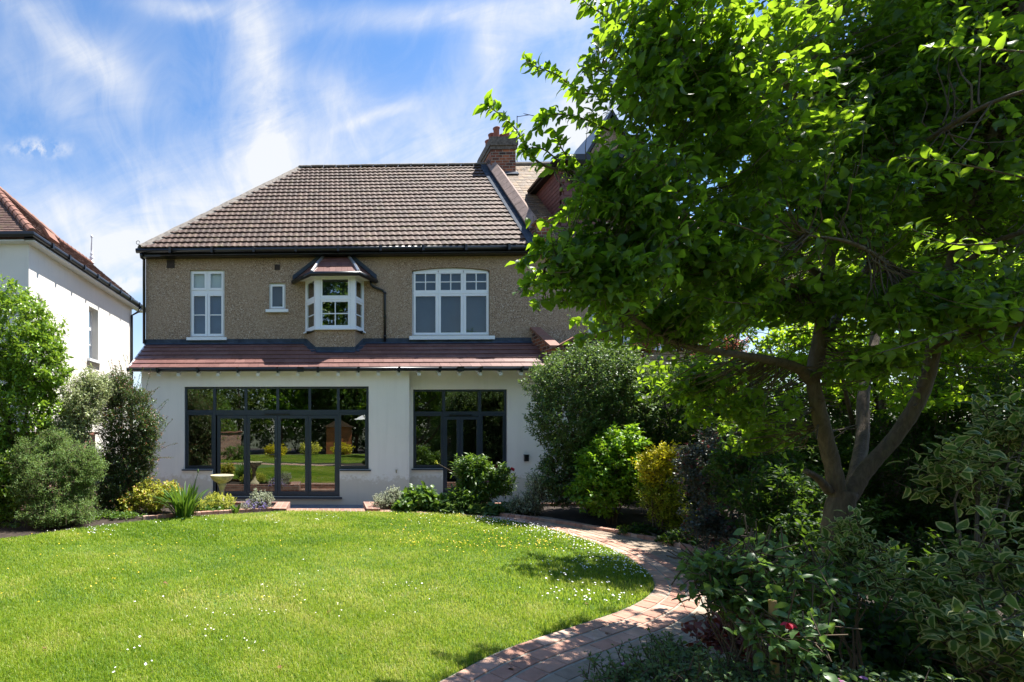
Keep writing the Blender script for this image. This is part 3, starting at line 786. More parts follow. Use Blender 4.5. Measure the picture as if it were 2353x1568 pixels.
while x < XV - .05:
    w = .45; z = zr + rr.uniform(-.006, .006)
    pts = [Vector((x, YM + RUN + .12 * math.sin(a), z + .02 + .07 * math.cos(a))) for a in [math.pi * (i / 6 - .5) * 1.25 for i in range(7)]]
    for p, q in zip(pts, pts[1:]): b.face([p, q, q + Vector((w - .01, 0, 0)), p + Vector((w - .01, 0, 0))][::-1], rr.random())
    b.face(pts); x += w
b.build('ridge', M_HIP, house)
# fascia, gutter, soffit
b = MB(); b.box(xl + .05, XV + .3, YM + .08, YM + .10, ze - .19, ze - .01); b.box(xl + .05, XV + .3, YM + .10, YU, ze - .17, ze - .15); b.build('fascia', M_BLACK, house)
b = MB()
b.tube([(xl - .05, YM + .01, ze - .055), (XV + .42, YM + .01, ze - .055)], .068, 12)
x = xl + .9
while x < XV: b.box(x - .03, x + .03, YM - .07, YM + .08, ze - .14, ze + .01); x += 1.15
b.tube([(xl + .6, YM + .05, ze - .165), (XV + .4, YM + .05, ze - .165)], .016, 8)
b.build('gutter', M_BLACK, house, smooth=True)
b = MB(); xc = X(331, YU - .06)
b.tube([at(324, 583, YM), at(325, 592, YM + .05), at(331, 597, YU - .15), (xc, YU - .06, ze - .55), (xc, YU - .06, 4.1)], .04, 10)
b.build('downpipe', M_BLACK, house, smooth=True)
b = MB(); c = at(317, 562, YM); b.tube([c + Vector((.05 * math.cos(a), 0, .05 * math.sin(a) + .05)) for a in [i * .7 for i in range(9)]], .008, 5); b.build('hip_iron', M_BLACK, house)

# party wall coping, pier, chimney
pw = MB(); 
def rp_(f, x, h=0): return Vector((x, YM + RUN * f, ze + RUN * TAN * f)) + nr * h
c0 = rp_(.13, XV + .22, 0); c1 = rp_(.93, XV + .22, 0)
pw.obox(rp_(.05, XV + .08), Vector((.28, 0, 0)), rp_(.93, 0) - rp_(.05, 0), nr * .17)
pw.build('party_wall', M_BRICK, house)
pw = MB(); n = 13
for i in range(n):
    f0, f1 = .10 + .83 * i / n, .10 + .83 * (i + 1) / n - .002; l = rp_(f1, 0) - rp_(f0, 0); h = .17 + (.012 if i % 2 else 0) * 0
    p = rp_(f0, XV + .02, h)
    ridge = rp_(f0, XV + .22, h + .15)
    q = rp_(f0, XV + .42, h)
    pw.face([p, ridge, ridge + l, p + l][::-1], rr.random()); pw.face([ridge, q, q + l, ridge + l][::-1], rr.random()); pw.face([p, q, ridge], .4)
    pw.face([p - nr * .03, p, p + l, p + l - nr * .03], .3)
pw.build('coping', M_COPE, house)
b = MB(); l = rp_(.95, 0) - rp_(0, 0); b.obox(rp_(0, XV - .16, .04), Vector((.25, 0, 0)), l, nr * .02); b.build('flashing', M_LEAD, house)
b = MB(); y0 = YM - .02; b.box(XV + .12, XV + .48, y0 + .1, y0 + .55, ze + .1, ze + .62); b.box(XV + .08, XV + .52, y0 + .06, y0 + .6, ze + .62, ze + .68)
b.prism([(XV + .06, y0 + .04, ze + .68), (XV + .54, y0 + .04, ze + .68), (XV + .3, y0 + .04, ze + .78)], (0, .58, 0)); b.build('brick_pier', M_BRICK, house)
YC = 17.3; ch = MB(); xa_, xb_ = X(1126.5, YC), X(1187, YC); zc0 = 10.1; zc1 = Zv(316, 1157, YC); yb = 18.7
ch.box(xa_ + .03, xb_ - .03, YC, yb, zc0, zc1 - .42); cho = ch.build('chimney', M_BRICK, house)
cc = MB(); cc.box(xa_ - .0, xb_ + .0, YC - .03, yb + .03, zc1 - .42, zc1 - .30); cc.box(xa_ - .035, xb_ + .035, YC - .065, yb + .065, zc1 - .30, zc1 - .16); cc.box(xa_ - .02, xb_ + .02, YC - .05, yb + .05, zc1 - .16, zc1 - .02)
cc.prism([(xa_, YC - .03, zc1 - .02), (xa_, yb + .03, zc1 - .02), (xb_, yb + .03, zc1 - .02), (xb_, YC - .03, zc1 - .02)][::-1], (0, 0, .04))
cc.build('chimney_cap', M_CAP, cho, bevel=.012)
pr = [(.105, 0), (.10, .05), (.098, .40), (.118, .43), (.12, .46), (.10, .47), (.085, .44), (.08, .1)]
for (px_, py_) in ((.30, .25), (.68, .3), (.25, .62), (.66, .68), (.26, 1.02), (.64, 1.05)):
    c = MB(); c.lathe((xa_ + px_ * (xb_ - xa_) / .92, YC + py_, zc1 + .015), pr, 18); c.build('chimney_pot', M_POT, cho, smooth=True)
b = MB()
bf = (YC - YM) / RUN
b.obox((xa_ - .16, YC - .12, ze + TAN * (YC - .12 - YM) + .05), Vector((xb_ - xa_ + .2, 0, 0)), Vector((0, .14, .14 * TAN)), nr * .03)
b.obox((xa_ - .16, YC, ze + TAN * (YC - YM) + .055), Vector((.18, 0, 0)), Vector((0, .64, .64 * TAN)), nr * .03)
b.build('chimney_flashing', M_LEAD, cho)
# television aerial on the chimney
b = MB(); pc = at(1172, 296, 17.9)
b.tube([pc + Vector((.25, 0, -1.2)), pc + Vector((.25, 0, .45))], .014, 6)
a0, a1 = at(1205, 262, 17.9), at(1262, 274, 17.9); b.tube([a0, a1], .012, 6)
for i in range(9): c = a0.lerp(a1, i / 8); b.tube([c + Vector((0, -.12, -.1)), c + Vector((0, .12, .1))], .006, 5)
b.tube([pc + Vector((.25, 0, .42)), a0.lerp(a1, .2)], .012, 6)
b.build('aerial', M_BLACK, cho)

# ---------------------------------------------------------------- extension
XA = X(325, YL); XS = X(940.5, YL); XB = X(1330, YRW)
zw = 3.42
OL = rect(423.5, 847.5, 888.5, 1079, YL); 
zs_l = Zv(1079.5, 455, YL); zd = Zv(1141.5, 640, YL)
dx0, dx1 = X(488.5, YL), X(780.5, YL)
hole_up = OL; hole_dn = (dx0, dx1, zd, OL[2])
b = wall_holes(XA, XS, PZ - .02, zw, YL, [hole_up], .13) if False else MB()
def ext_wall(b, x0, x1, Y, O, d0, d1, zdoor, extra_right):
    """wall with a T-shaped opening: O is the upper rectangle, the doors go down between d0 and d1"""
    X0, X1, Z0, Z1 = O
    for (a, c, e, f) in ((x0, X0, PZ - .02, zw), (X1, x1, PZ - .02, zw), (X0, X1, Z1, zw), (X0, d0, PZ - .02, Z0), (d1, X1, PZ - .02, Z0), (d0, d1, PZ - .02, zdoor)):
        b.face([(a, Y, e), (c, Y, e), (c, Y, f), (a, Y, f)])
    D = .14
    b.face([(X0, Y, Z0), (X0, Y + D, Z0), (X0, Y + D, Z1), (X0, Y, Z1)]); b.face([(X1, Y, Z0), (X1, Y + D, Z0), (X1, Y + D, Z1), (X1, Y, Z1)][::-1])
    b.face([(X0, Y, Z1), (X0, Y + D, Z1), (X1, Y + D, Z1), (X1, Y, Z1)])
    for (a, c) in ((X0, d0), (d1, X1)): b.face([(a, Y, Z0), (a, Y + D, Z0), (c, Y + D, Z0), (c, Y, Z0)][::-1])
    b.face([(d0, Y, zdoor), (d0, Y + D, zdoor), (d0, Y + D, Z0), (d0, Y, Z0)]); b.face([(d1, Y, zdoor), (d1, Y + D, zdoor), (d1, Y + D, Z0), (d1, Y, Z0)][::-1])
    b.face([(d0, Y, zdoor), (d0, Y + D, zdoor), (d1, Y + D, zdoor), (d1, Y, zdoor)][::-1])
OR = rect(949.5, 1166, 895, 1077.5, YRW); dr0, dr1 = X(1018, YRW), X(1107, YRW); zdr = Zv(1134, 1060, YRW)
b = MB(); ext_wall(b, XA, XS, YL, OL, dx0, dx1, zd, 0)
b.face([(XS, YL, PZ - .02), (XS, YRW, PZ - .02), (XS, YRW, zw), (XS, YL, zw)])
b.face([(XA, YL, PZ - .02), (XA, YL, zw), (XA, YU + .5, zw), (XA, YU + .5, PZ - .02)])
ext_wall(b, XS, XB, YRW, OR, dr0, dr1, zdr, 0)
b.build('extension_wall', M_REND, house)
# interior of the extension (behind the panes)
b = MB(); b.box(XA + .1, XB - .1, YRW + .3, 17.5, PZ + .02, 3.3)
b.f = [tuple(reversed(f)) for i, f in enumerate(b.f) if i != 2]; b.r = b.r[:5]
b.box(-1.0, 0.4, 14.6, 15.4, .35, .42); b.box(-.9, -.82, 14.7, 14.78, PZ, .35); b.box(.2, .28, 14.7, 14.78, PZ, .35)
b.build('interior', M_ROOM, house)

def gframe(b, x0, x1, z0, z1, Y, w, d=.07):
    b.box(x0, x0 + w, Y, Y + d, z0, z1); b.box(x1 - w, x1, Y, Y + d, z0, z1); b.box(x0 + w, x1 - w, Y, Y + d, z0, z0 + w); b.box(x0 + w, x1 - w, Y, Y + d, z1 - w, z1)
def glazing(name, O, Yw, zdoor, d0, d1, uz, side_l, side_r, uppers, leaves, vent, handles, v_tr, v_leaf):
    """grey aluminium screen: side lights, transom lights and door leaves. Pixel measures are turned into metres on plane Yw."""
    Y = Yw + .06
    XX = lambda u: X(u, Yw); ZZ = lambda v: Zv(v, 700, Yw)
    g = MB(); x0, x1, z0, z1 = O
    w = .05
    g.box(x0, x1, Y, Y + .08, z1 - w, z1); g.box(x0, x0 + w, Y, Y + .08, z0, z1 - w); g.box(x1 - w, x1, Y, Y + .08, z0, z1 - w)
    g.box(x0 + w, d0 - .001, Y, Y + .08, z0, z0 + w); g.box(d1 + .001, x1 - w, Y, Y + .08, z0, z0 + w)
    g.box(d0, d0 + w + .02, Y - .012, Y + .08, zdoor, z1 - w); g.box(d1 - w - .02, d1, Y - .012, Y + .08, zdoor, z1 - w)
    zt0, zt1 = ZZ(v_tr[1]), ZZ(v_tr[0])
    g.box(x0 + w, d0, Y + .003, Y + .08, zt0, zt1); g.box(d1, x1 - w, Y + .003, Y + .08, zt0, zt1); g.box(d0 + w + .02, d1 - w - .02, Y - .004, Y + .08, ZZ(v_tr[1] + 4), zt1)
    g.box(d0 + w + .02, d1 - w - .02, Y, Y + .08, zdoor, zdoor + .045)
    for u in uppers: g.box(XX(u) - .035, XX(u) + .035, Y + .004, Y + .08, zt1, z1 - w)
    scr = g.build(name, M_GREY, house, bevel=.004)
    # opening side lights
    for (a, c) in ((x0 + w, d0), (d1, x1 - w)):
        s = MB(); gframe(s, a + .004, c - .004, z0 + w + .003, zt0 - .003, Y - .01, .035); s.build('sash', M_GREY, scr, bevel=.004)
    for (a, c) in ((x0 - .05, d0 - .002), (d1 + .002, x1 + .05)): s = MB(); s.box(a, c, Y - .13, Y + .0, z0 - .035, z0 - .003); s.build('sill', M_GREY, scr)
    s = MB(); s.box(d0 + .002, d1 + .06, Y - .14, Y - .01, zdoor - .05, zdoor - .006); s.build('sill', M_GREY, scr)
    # door leaves
    for k in range(len(leaves) - 1):
        a, c = XX(leaves[k]), XX(leaves[k + 1]); s = MB(); zz1 = ZZ(v_leaf); gframe(s, a + .004, c - .004, zdoor + .05, zz1, Y - .02, .078, .06)
        lf = s.build('door_leaf', M_GREY, scr, bevel=.004)
        s = MB(); pane_box(s, a + .07, c - .07, zdoor + .1, zz1 - .06, Y + .015); s.build('pane', M_GLASS, lf)
        if k in handles:
            s = MB(); hx = c - .045; hz = ZZ(1045); s.box(hx - .015, hx + .015, Y - .035, Y - .018, hz - .11, hz + .03); s.box(hx - .14, hx + .012, Y - .07, Y - .05, hz - .012, hz + .012); s.box(hx - .01, hx + .01, Y - .052, Y - .03, hz - .01, hz + .01); s.build('handle', M_GREY, lf)
            s = MB(); s.box(hx - .008, hx + .008, Y - .04, Y - .034, hz - .12, hz - .085); s.build('lock', M_LEADB, lf)
    for k in range(1, len(leaves) - 1):
        if k == 2 and len(leaves) == 5: continue
        for v in (965, 1042, 1118): s = MB(); s.tube([(XX(leaves[k]), Y - .028, ZZ(v) - .06), (XX(leaves[k]), Y - .028, ZZ(v) + .06)], .012, 8); s.build('hinge', M_GREY, scr)
    s = MB(); cu = vent; s.box(XX(cu[0]), XX(cu[1]), Y - .03, Y - .005, ZZ(v_tr[1] + 1.5) - .012, ZZ(v_tr[1] + 1.5) + .012); s.build('trickle_vent', M_BLACK, scr)
    # fixed panes
    s = MB(); pane_box(s, x0 + w, x1 - w, zt1 - .01, z1 - w + .01, Y + .04); pane_box(s, x0 + w, d0 - .001, z0 + w, zt0 + .01, Y + .035); pane_box(s, d1 + .001, x1 - w, z0 + w, zt0 + .01, Y + .035)
    s.build('pane', M_GLASS, scr)
    return scr
glazing('door_screen', OL, YL, zd, dx0, dx1, 0, 0, 0, [564, 637.5, 711.5], [498, 566.5, 637.5, 708, 776.5], (608, 666), (1,), (942, 950.5), 955)
glazing('door_screen', OR, YRW, zdr, dr0, dr1, 0, 0, 0, [], [1021, 1058, 1104], (1033, 1086), (0,), (946, 953), 958)
# rafter feet
fw = (2035 - 262) / 6 / 5.8825 * .9191
b0 = X((700 + 262 / 5.8825) * .9191, YE); stp = .5125
zrf = Zv(860, 700, YE)
for k in range(-9, 13):
    x = b0 + k * stp
    if x < XA + .05 or x > XB - .3: continue
    yback = YL if x < XS else YRW
    b = MB(); hh = .085; l = Vector((0, yback - YE - .01, (yback - YE - .01) * .55))
    b.obox((x - .042, YE + .03, zrf - hh / 2), (.084, 0, 0), l, (0, 0, hh)); b.build('rafter_end', M_WOODW, house)
# lower roof
zl0 = Zv(845, 700, YE) ; zl1 = Zv(791, 700, YU - .08)
xe0, xe1 = X(295, YE), X(1268, YE) + .1
e0, e1 = Vector((xe0, YE, zl0)), Vector((xe1, YE, zl0)); t0, t1 = Vector((xe0, YU - .02, zl1 + .03)), Vector((xe1, YU - .02, zl1 + .03))
b = MB(); course_roof(b, e0, e1, t0, t1, 6, .257, .026, seed=9, th=.02)
b.build('lower_roof', M_TILE2, house)
b = MB(); b.face([e0 - Vector((0, 0, .012)), e1 - Vector((0, 0, .012)), t1 - Vector((0, 0, .012)), t0 - Vector((0, 0, .012))]); b.build('underlay', M_BLACK, house); b = MB()
b.face([e0 - Vector((0, 0, .03)), e1 - Vector((0, 0, .03)), t1 - Vector((0, 0, .03)), t0 - Vector((0, 0, .03))][::-1])
b.prism([e0 + Vector((-.02, 0, -.1)), e0 + Vector((-.02, 0, .02)), t0 + Vector((-.02, 0, .02)), t0 + Vector((-.02, 0, -.1))], (.04, 0, 0))
b.face([(XA, YL, zl0), (XA, YU, zl0), (XA, YU, zl1)])
b.build('roof_deck', M_WOODW, house)
b = MB(); b.tube([(xe0 - .02, YE - .03, zl0 - .045), (xe1, YE - .03, zl0 - .045)], .052, 12)
x = b0 - 9 * stp
while x < xe1: 
    if x > xe0: b.box(x - .018, x + .018, YE - .05, YE + .01, zl0 - .13, zl0 - .06); b.box(x - .03, x + .03, YE - .09, YE + .02, zl0 - .1, zl0 + .0)
    x += 2 * stp
for u in (691, 1057): x = X(u, YE); b.box(x - .08, x + .08, YE - .095, YE + .03, zl0 - .112, zl0 + .003)
b.build('gutter', M_BLACK, house, smooth=True)
# lead flashing where the lower roof meets the wall and the bay
b = MB(); fz0, fz1 = zl1 + .02, Zv(785, 700, YU)
fl = [Vector((XL_U - .02, YU - .015, 0)), Vector((xa + .03, YU - .015, 0)), Vector((fa + .01, Yb + .015, 0)), Vector((fb - .01, Yb + .015, 0)), Vector((xb - .03, YU - .015, 0)), Vector((xe1 - .1, YU - .015, 0))]
slope = (t0.z - e0.z) / (t0.y - e0.y)
for p, q in zip(fl, fl[1:]):
    zp = e0.z + (p.y - e0.y) * slope + .03; zq = e0.z + (q.y - e0.y) * slope + .03
    a, c = Vector((p.x, p.y, zp + .10)), Vector((q.x, q.y, zq + .10)); a1, c1 = Vector((p.x, p.y, zp)), Vector((q.x, q.y, zq))
    dd = (q - p).normalized(); nn = Vector((dd.y, -dd.x, 0)) * .12; a2 = a1 + nn + Vector((0, 0, -.12 * slope * (1 if abs(dd.y) < .1 else .7))); c2 = c1 + nn + Vector((0, 0, -.12 * slope * (1 if abs(dd.y) < .1 else .7)))
    b.face([a1, c1, c, a]); b.face([a2 + Vector((0, 0, .012)), c2 + Vector((0, 0, .012)), c1, a1])
b.build('flashing', M_LEAD, house)
# small brick parapet with copings between the two rear roofs
def slab(b, p, q, w, th, rnd=.5): b.obox(p, (q - p), Vector((w, 0, 0)) * -1 if False else Vector((0, w, 0)), (0, 0, th), rnd)
pg = MB(); xq = xe1 - .02
pA, pB = Vector((xq - .05, YU - .05, Zv(757, 1233, YU))), Vector((xq + .02, YE + .25, Zv(800, 1268, YE + .25)))
d = pB - pA
pg.face([pA + Vector((-.02, 0, -.02)), pB + Vector((-.02, 0, -.02)), pB + Vector((-.02, 0, -1.0)), pA + Vector((-.02, 0, -1.0))][::-1])
gz = Zv(765, 1325, YE + .3); pg.face([pB + Vector((-.02, 0, -.6)), pB + Vector((1.5, 0, -.6)), pB + Vector((1.5, 0, .20)), pB + Vector((.75, 0, .33)), pB + Vector((-.02, 0, -.02))])
pg.build('parapet', M_BRICK, house)
cp = MB(); cp.obox(pB + Vector((-.06, -.06, -.0)), (.27, 0, 0), pA - pB + Vector((0, .1, 0)), (0, 0, .06)); cp.obox(pB + Vector((.10, -.06, -.02)), (.66, 0, .36), (0, .3, 0), (0, 0, .05)); cp.obox(pB + Vector((.76, -.06, .34)), (.8, 0, -.13), (0, .3, 0), (0, 0, .05))
cp.build('parapet_coping', M_RIDGE, house)
# outside tap and a dark wall lamp
c = at(910, 1083, YL); b = MB(); b.tube([c + Vector((0, .01, 0)), c + Vector((0, -.06, 0))], .012, 8); b.tube([c + Vector((0, -.05, .02)), c + Vector((0, -.07, -.045))], .012, 8); b.box(c.x - .03, c.x + .03, c.y - .065, c.y - .05, c.z + .03, c.z + .04); b.tube([c + Vector((0, -.055, 0)), c + Vector((0, -.055, .035))], .006, 6); b.build('tap', M_BRASS, house)
c = at(1208, 1053, YRW); b = MB(); b.box(c.x - .05, c.x + .05, YRW - .09, YRW - .001, c.z - .08, c.z + .08); b.box(c.x - .06, c.x + .06, YRW - .1, YRW - .001, c.z + .081, c.z + .095); b.build('wall_lamp', M_BLACK, house, bevel=.006)

# ================================================================ ADJOINING HOUSE (right of the party wall)
adj = thing('adjoining_house', (8, YU, 0), 'attached pebbledashed house with tile-hung dormer, mostly hidden behind the apple tree', 'house')
XP = XV + .3
W4 = rect(1352, 1450, 640, 800, YU); W5 = rect(1500, 1700, 640, 800, YU)
b = wall_holes(X(1300, YU), XADJ, PZ - .3, zE + .1, YU, [W4, W5], .11)
b.build('upper_wall', M_PEB, adj)
for Wd in (W4, W5):
    wf = MB(); frame_grid(wf, *Wd, FY, 2, 2, .07, .03); o = wf.build('window', M_WHITE, adj); gl = MB(); pane_box(gl, *Wd, FY + .03); gl.build('pane', M_GLASS2, o)
    s = MB(); s.box(Wd[0] - .08, Wd[1] + .08, YU - .09, YU + .1, Wd[2] - .07, Wd[2]); s.build('sill', M_WHITE, o)
    s = MB(); s.box(Wd[0], Wd[1], FY + .15, FY + .16, Wd[2], Wd[3]); s.build('blind_or_sky_panel', M_BLIND, o)
slope_tiles(lambda f: XP + .1, lambda f: XADJ, 'roof', M_TILE4, adj, 21, nC=44, tw=.165, rolls=1, lift=.014, hgt=.12)
b = MB(); b.face([(XV, YM, ze - .02), (XADJ, YM, ze - .02), (XADJ, YM + RUN, zr - .02), (XV, YM + RUN, zr - .02)]); b.build('roof_deck', M_TILE4, adj)
b = MB(); b.tube([(XP, YM + RUN, zr + .02), (XADJ, YM + RUN, zr + .02)], .09, 8); b.build('ridge', M_HIP, adj)
b = MB(); b.tube([(XV + .42, YM + .01, ze - .055), (XADJ, YM + .01, ze - .055)], .068, 10); b.box(XV + .3, XADJ, YM + .08, YM + .1, ze - .19, ze - .01); b.build('gutter', M_BLACK, adj)
DX0 = 6.62; DX1 = 9.4; DY = 14.3; dz0 = ze + (DY - YM) * TAN; dz1 = 9.2; yb2 = YM + (dz1 - ze) / TAN
dm = MB(); dm.face([(DX0, DY, dz0), (DX0, DY, dz1), (DX0, yb2, dz1)]); 
for (a, c) in ((DX0, DX0 + .35), (DX1 - .35, DX1)): dm.box(a, c, DY, DY + .1, dz0 - .02, dz1)
dm.box(DX0 + .35, DX1 - .35, DY, DY + .1, dz0 - .02, dz0 + .35)
k = 0; z = dz0 + .02
while z < dz1 - .03:                                # hung tiles on cheek and front
    y = DY; ye = YM + (z + .05 - ze) / TAN
    x = DY - .01 + (.08 if k % 2 else 0)
    while x < ye: dm.obox((DX0 - .012, x, z - .01), (0, .155, 0), (-.02, 0, 0), (.012, 0, .135), random.random()); x += .16
    x = DX0 - .02 + (.08 if k % 2 else 0)
    while x < DX0 + .33: dm.obox((x, DY - .012, z - .01), (.155, 0, 0), (0, .012, .135), (0, -.02, 0), random.random()); x += .16
    z += .125; k += 1
dmo = dm.build('dormer', M_HUNG, adj)
b = MB(); b.box(DX0 - .22, DX1 + .2, DY - .3, yb2 + .2, dz1, dz1 + .16); b.tube([(DX0 - .25, DY - .35, dz1 + .1), (DX0 - .25, yb2, dz1 + .1)], .05, 8); b.build('flat_roof', M_BLACK, dmo)
b = MB(); a = (DX0 + .38, DX1 - .38, dz0 + .36, dz1 - .02); frame_grid(b, *a, DY + .02, 3, 1, .07, .07); b.box(a[0] - .05, a[1] + .05, DY - .06, DY + .02, a[2] - .06, a[2]); b.build('window_frame', M_WHITE, dmo)
b = MB(); pane_box(b, a[0], a[1], a[2], a[3], DY + .05); b.build('pane', M_GLASS2, dmo)
b = MB(); b.box(a[0], a[1], DY + .15, DY + .16, a[2], a[3]); b.build('curtain', M_BLIND, dmo)
b = MB(); g0 = at(1395, 470, 16.0); zt_ = at(1440, 345, 16.0); b.prism([(7.6, 16.2, 9.2), (10.4, 16.2, 9.2), (9.0, 16.2, 11.6)], (0, 2, 0)); b.build('gable', M_PEB, adj)
b = MB(); b.obox((7.45, 16.0, 9.1), (0, 2.3, 0), (1.6, 0, 2.7), (-.05, 0, .08)); b.obox((10.55, 16.0, 9.1), (-1.6, 0, 2.7), (0, 2.3, 0), (.05, 0, .08)); b.build('gable_verge', M_BLACK, adj)

# ================================================================ NEIGHBOUR HOUSE (left)
XN = -8.0; ZN = 6.80; yn0 = -XN * 1140 / (756 - 66); yn1 = -XN * 1140 / (756 - 303)
nb = thing('neighbour_house', (XN - 2, yn0 + 3, 0), 'white rendered detached house with red clay tiled roof at left', 'house')
def yat(u, x=XN):   # distance along the side wall that shows at photo column u
    a = (u - PX) / FPX; return x * (CY + a * SY) / (a * CY - SY)
yn0 = yat(66); yn1 = yat(303)
wy0, wy1 = yat(222 * .9191), yat(245.5 * .9191)
def zat(u, v, x=XN):
    y = yat(u, x); return at(u, v, y).z
nwz0, nwz1 = zat(204, 824), zat(204, 703)
b = MB()
b.face([(XN, yn1, -.4), (XN, yn0, -.4), (XN, yn0, nwz0), (XN, yn1, nwz0)][::-1]); b.face([(XN, yn1, nwz1), (XN, yn0, nwz1), (XN, yn0, ZN - .15), (XN, yn1, ZN - .15)][::-1])
b.face([(XN, wy0, nwz0), (XN, yn0, nwz0), (XN, yn0, nwz1), (XN, wy0, nwz1)][::-1]); b.face([(XN, yn1, nwz0), (XN, wy1, nwz0), (XN, wy1, nwz1), (XN, yn1, nwz1)][::-1])
D = .30
b.face([(XN, wy1, nwz0), (XN - D, wy1, nwz0), (XN - D, wy1, nwz1), (XN, wy1, nwz1)]); b.face([(XN, wy0, nwz0), (XN - D, wy0, nwz0), (XN - D, wy0, nwz1), (XN, wy0, nwz1)][::-1])
b.face([(XN, wy0, nwz1), (XN - D, wy0, nwz1), (XN - D, wy1, nwz1), (XN, wy1, nwz1)]); b.face([(XN, wy0, nwz0), (XN - D, wy0, nwz0), (XN - D, wy1, nwz0), (XN, wy1, nwz0)][::-1])
b.face([(-16, yn0, -.4), (XN, yn0, -.4), (XN, yn0, ZN - .15), (-16, yn0, ZN - .15)])
b.build('wall', M_REND2, nb)
b = MB(); x = XN - D + .03; 
def sb(y0, y1, z0, z1, d=.05): b.box(x, x + d, y0, y1, z0, z1)
zm = nwz0 + (nwz1 - nwz0) * .62
sb(wy0, wy1, nwz0, nwz0 + .07); sb(wy0, wy1, nwz1 - .07, nwz1); sb(wy0, wy0 + .07, nwz0 + .07, nwz1 - .07); sb(wy1 - .07, wy1, nwz0 + .07, nwz1 - .07); sb(wy0 + .07, wy1 - .07, zm - .05, zm + .05); sb(wy0 + .07, wy1 - .07, nwz0 + (zm - nwz0) * .5 - .02, nwz0 + (zm - nwz0) * .5 + .02, .04); sb((wy0 + wy1) / 2 - .02, (wy0 + wy1) / 2 + .02, nwz0 + .07, nwz1 - .07, .045)
wo = b.build('window', M_WHITE, nb)
b = MB(); b.face([(x + .02, wy0, nwz0), (x + .02, wy1, nwz0), (x + .02, wy1, nwz1), (x + .02, wy0, nwz1)]); b.build('pane', M_GLASS2, wo)
b = MB(); b.box(x - .1, x - .09, wy0, wy1, nwz0, nwz1); b.build('blind_or_sky_panel', M_GREYSKY, wo)  # panel with the painted grey reflection tone behind the pane
b = MB(); b.box(XN - D, XN + .1, wy0 - .12, wy1 + .12, nwz0 - .09, nwz0); b.build('sill', M_WHITE, wo)
OVH = .28; XNE = XN + OVH; ye0 = yn0 - .28; ye1 = yn1 + .9
TN = .9; w1, w2 = 1.5, 3.33                                # ridge height of the lower part, top of the tall part
sl = lambda w, y: Vector((XNE - w, y, ZN + TN * w))
Pe0, Pe1 = sl(0, ye0), sl(0, ye1); Pc, Pd, Pt = sl(w1, yat(211, XNE - w1)), sl(w1, yat(132, XNE - w1)), sl(w2, 15.6)
b = MB(); rr = random.Random(31); nn_ = Vector((TN, 0, 1)).normalized(); n = 38
def yspan(w):
    lo = ye0 + (Pt.y - ye0) * w / w2
    hi = ye1 + (Pc.y - ye1) * w / w1 if w < w1 else Pd.y + (Pt.y - Pd.y) * (w - w1) / (w2 - w1)
    return lo, hi
for k in range(n):
    wa, wb = w2 * k / n, w2 * (k + 1) / n; la, ha = yspan(wa); lb_, hb = yspan(wb); y = la - .17 + (k % 2) * .085
    while y < ha:
        p0, p1 = max(y, la), min(y + .166, ha); q0, q1 = max(y, lb_), min(y + .166, hb)
        if p1 > p0 + .004 and q1 > q0:
            r = rr.random(); h = .018 + rr.uniform(-.004, .004)
            P = [sl(wa, p0) + nn_ * h, sl(wa, p1) + nn_ * h, sl(wb, q1) + nn_ * .003, sl(wb, q0) + nn_ * .003]
            b.face(P, r); b.face([P[0] - nn_ * h, P[1] - nn_ * h, P[1], P[0]], r * .4)
        y += .17
FW = Vector((-18, ye0, ZN)); FR = Vector((-18, Pt.y, Pt.z))
course_roof(b, FW, Pe0, FR, Pt, 38, .17, .018, seed=33)
b.face([Pe0, Pt, Pd, Pc, Pe1]); b.face([FW, FR, Pt, Pe0]); b.face([Pt, FR, Vector((-18, Pd.y, Pd.z)), Pd]); b.face([Pd, Vector((-18, Pd.y, Pd.z)), Vector((-18, Pc.y, Pc.z)), Pc]); b.face([Pc, Vector((-18, Pc.y, Pc.z)), Vector((-18, ye1, ZN)), Pe1])
Pr0, Pr1 = Pt, Pc
b.build('roof', M_TILE3, nb)
def bonnet_row(name, p, q, r, n, seed):
    b = MB(); rr = random.Random(seed)
    for i in range(n):
        a, c = p.lerp(q, i / n), p.lerp(q, (i + 1.08) / n); b.tube([a, c], [r * 1.12, r * .93], 10, rnd=rr.random())
    b.build(name, M_RIDGE, nb)
bonnet_row('hip', Pe0 + Vector((-.03, .03, .03)), Pt + Vector((0, 0, .03)), .11, 14, 1)
bonnet_row('ridge', Pt + Vector((0, 0, .02)), Pd + Vector((0, 0, .02)), .09, 8, 2)
bonnet_row('ridge', Pd + Vector((0, 0, .02)), Pc + Vector((0, 0, .02)), .07, 9, 3)
b = MB(); b.tube([(-16, ye0 - .04, ZN - .03), (XNE + .03, ye0 - .04, ZN - .03), (XNE + .03, ye1, ZN - .03)], .07, 10)
y = ye0 + .8
while y < ye1: b.box(XNE - .06, XNE + .11, y - .04, y + .04, ZN - .11, ZN + .03); y += .9
b.box(XN + .02, XNE, ye0 + .05, ye1, ZN - .13, ZN - .02)
b.build('gutter', M_BLACK, nb, smooth=False)
b = MB(); b.box(XN - .01, XNE - .02, ye0 + .1, ye1 - .1, ZN - .17, ZN - .135); b.box(-16, XN, yn0 - .22, yn0, ZN - .17, ZN - .135); b.build('soffit', M_WOODW, nb)
b = MB(); ydp = yn1 - .15; b.tube([(XNE + .02, ydp + .3, ZN - .1), (XNE - .02, ydp + .2, ZN - .3), (XN + .06, ydp, ZN - .5), (XN + .06, ydp, 0)], .045, 8); b.build('downpipe', M_BLACK, nb, smooth=True)
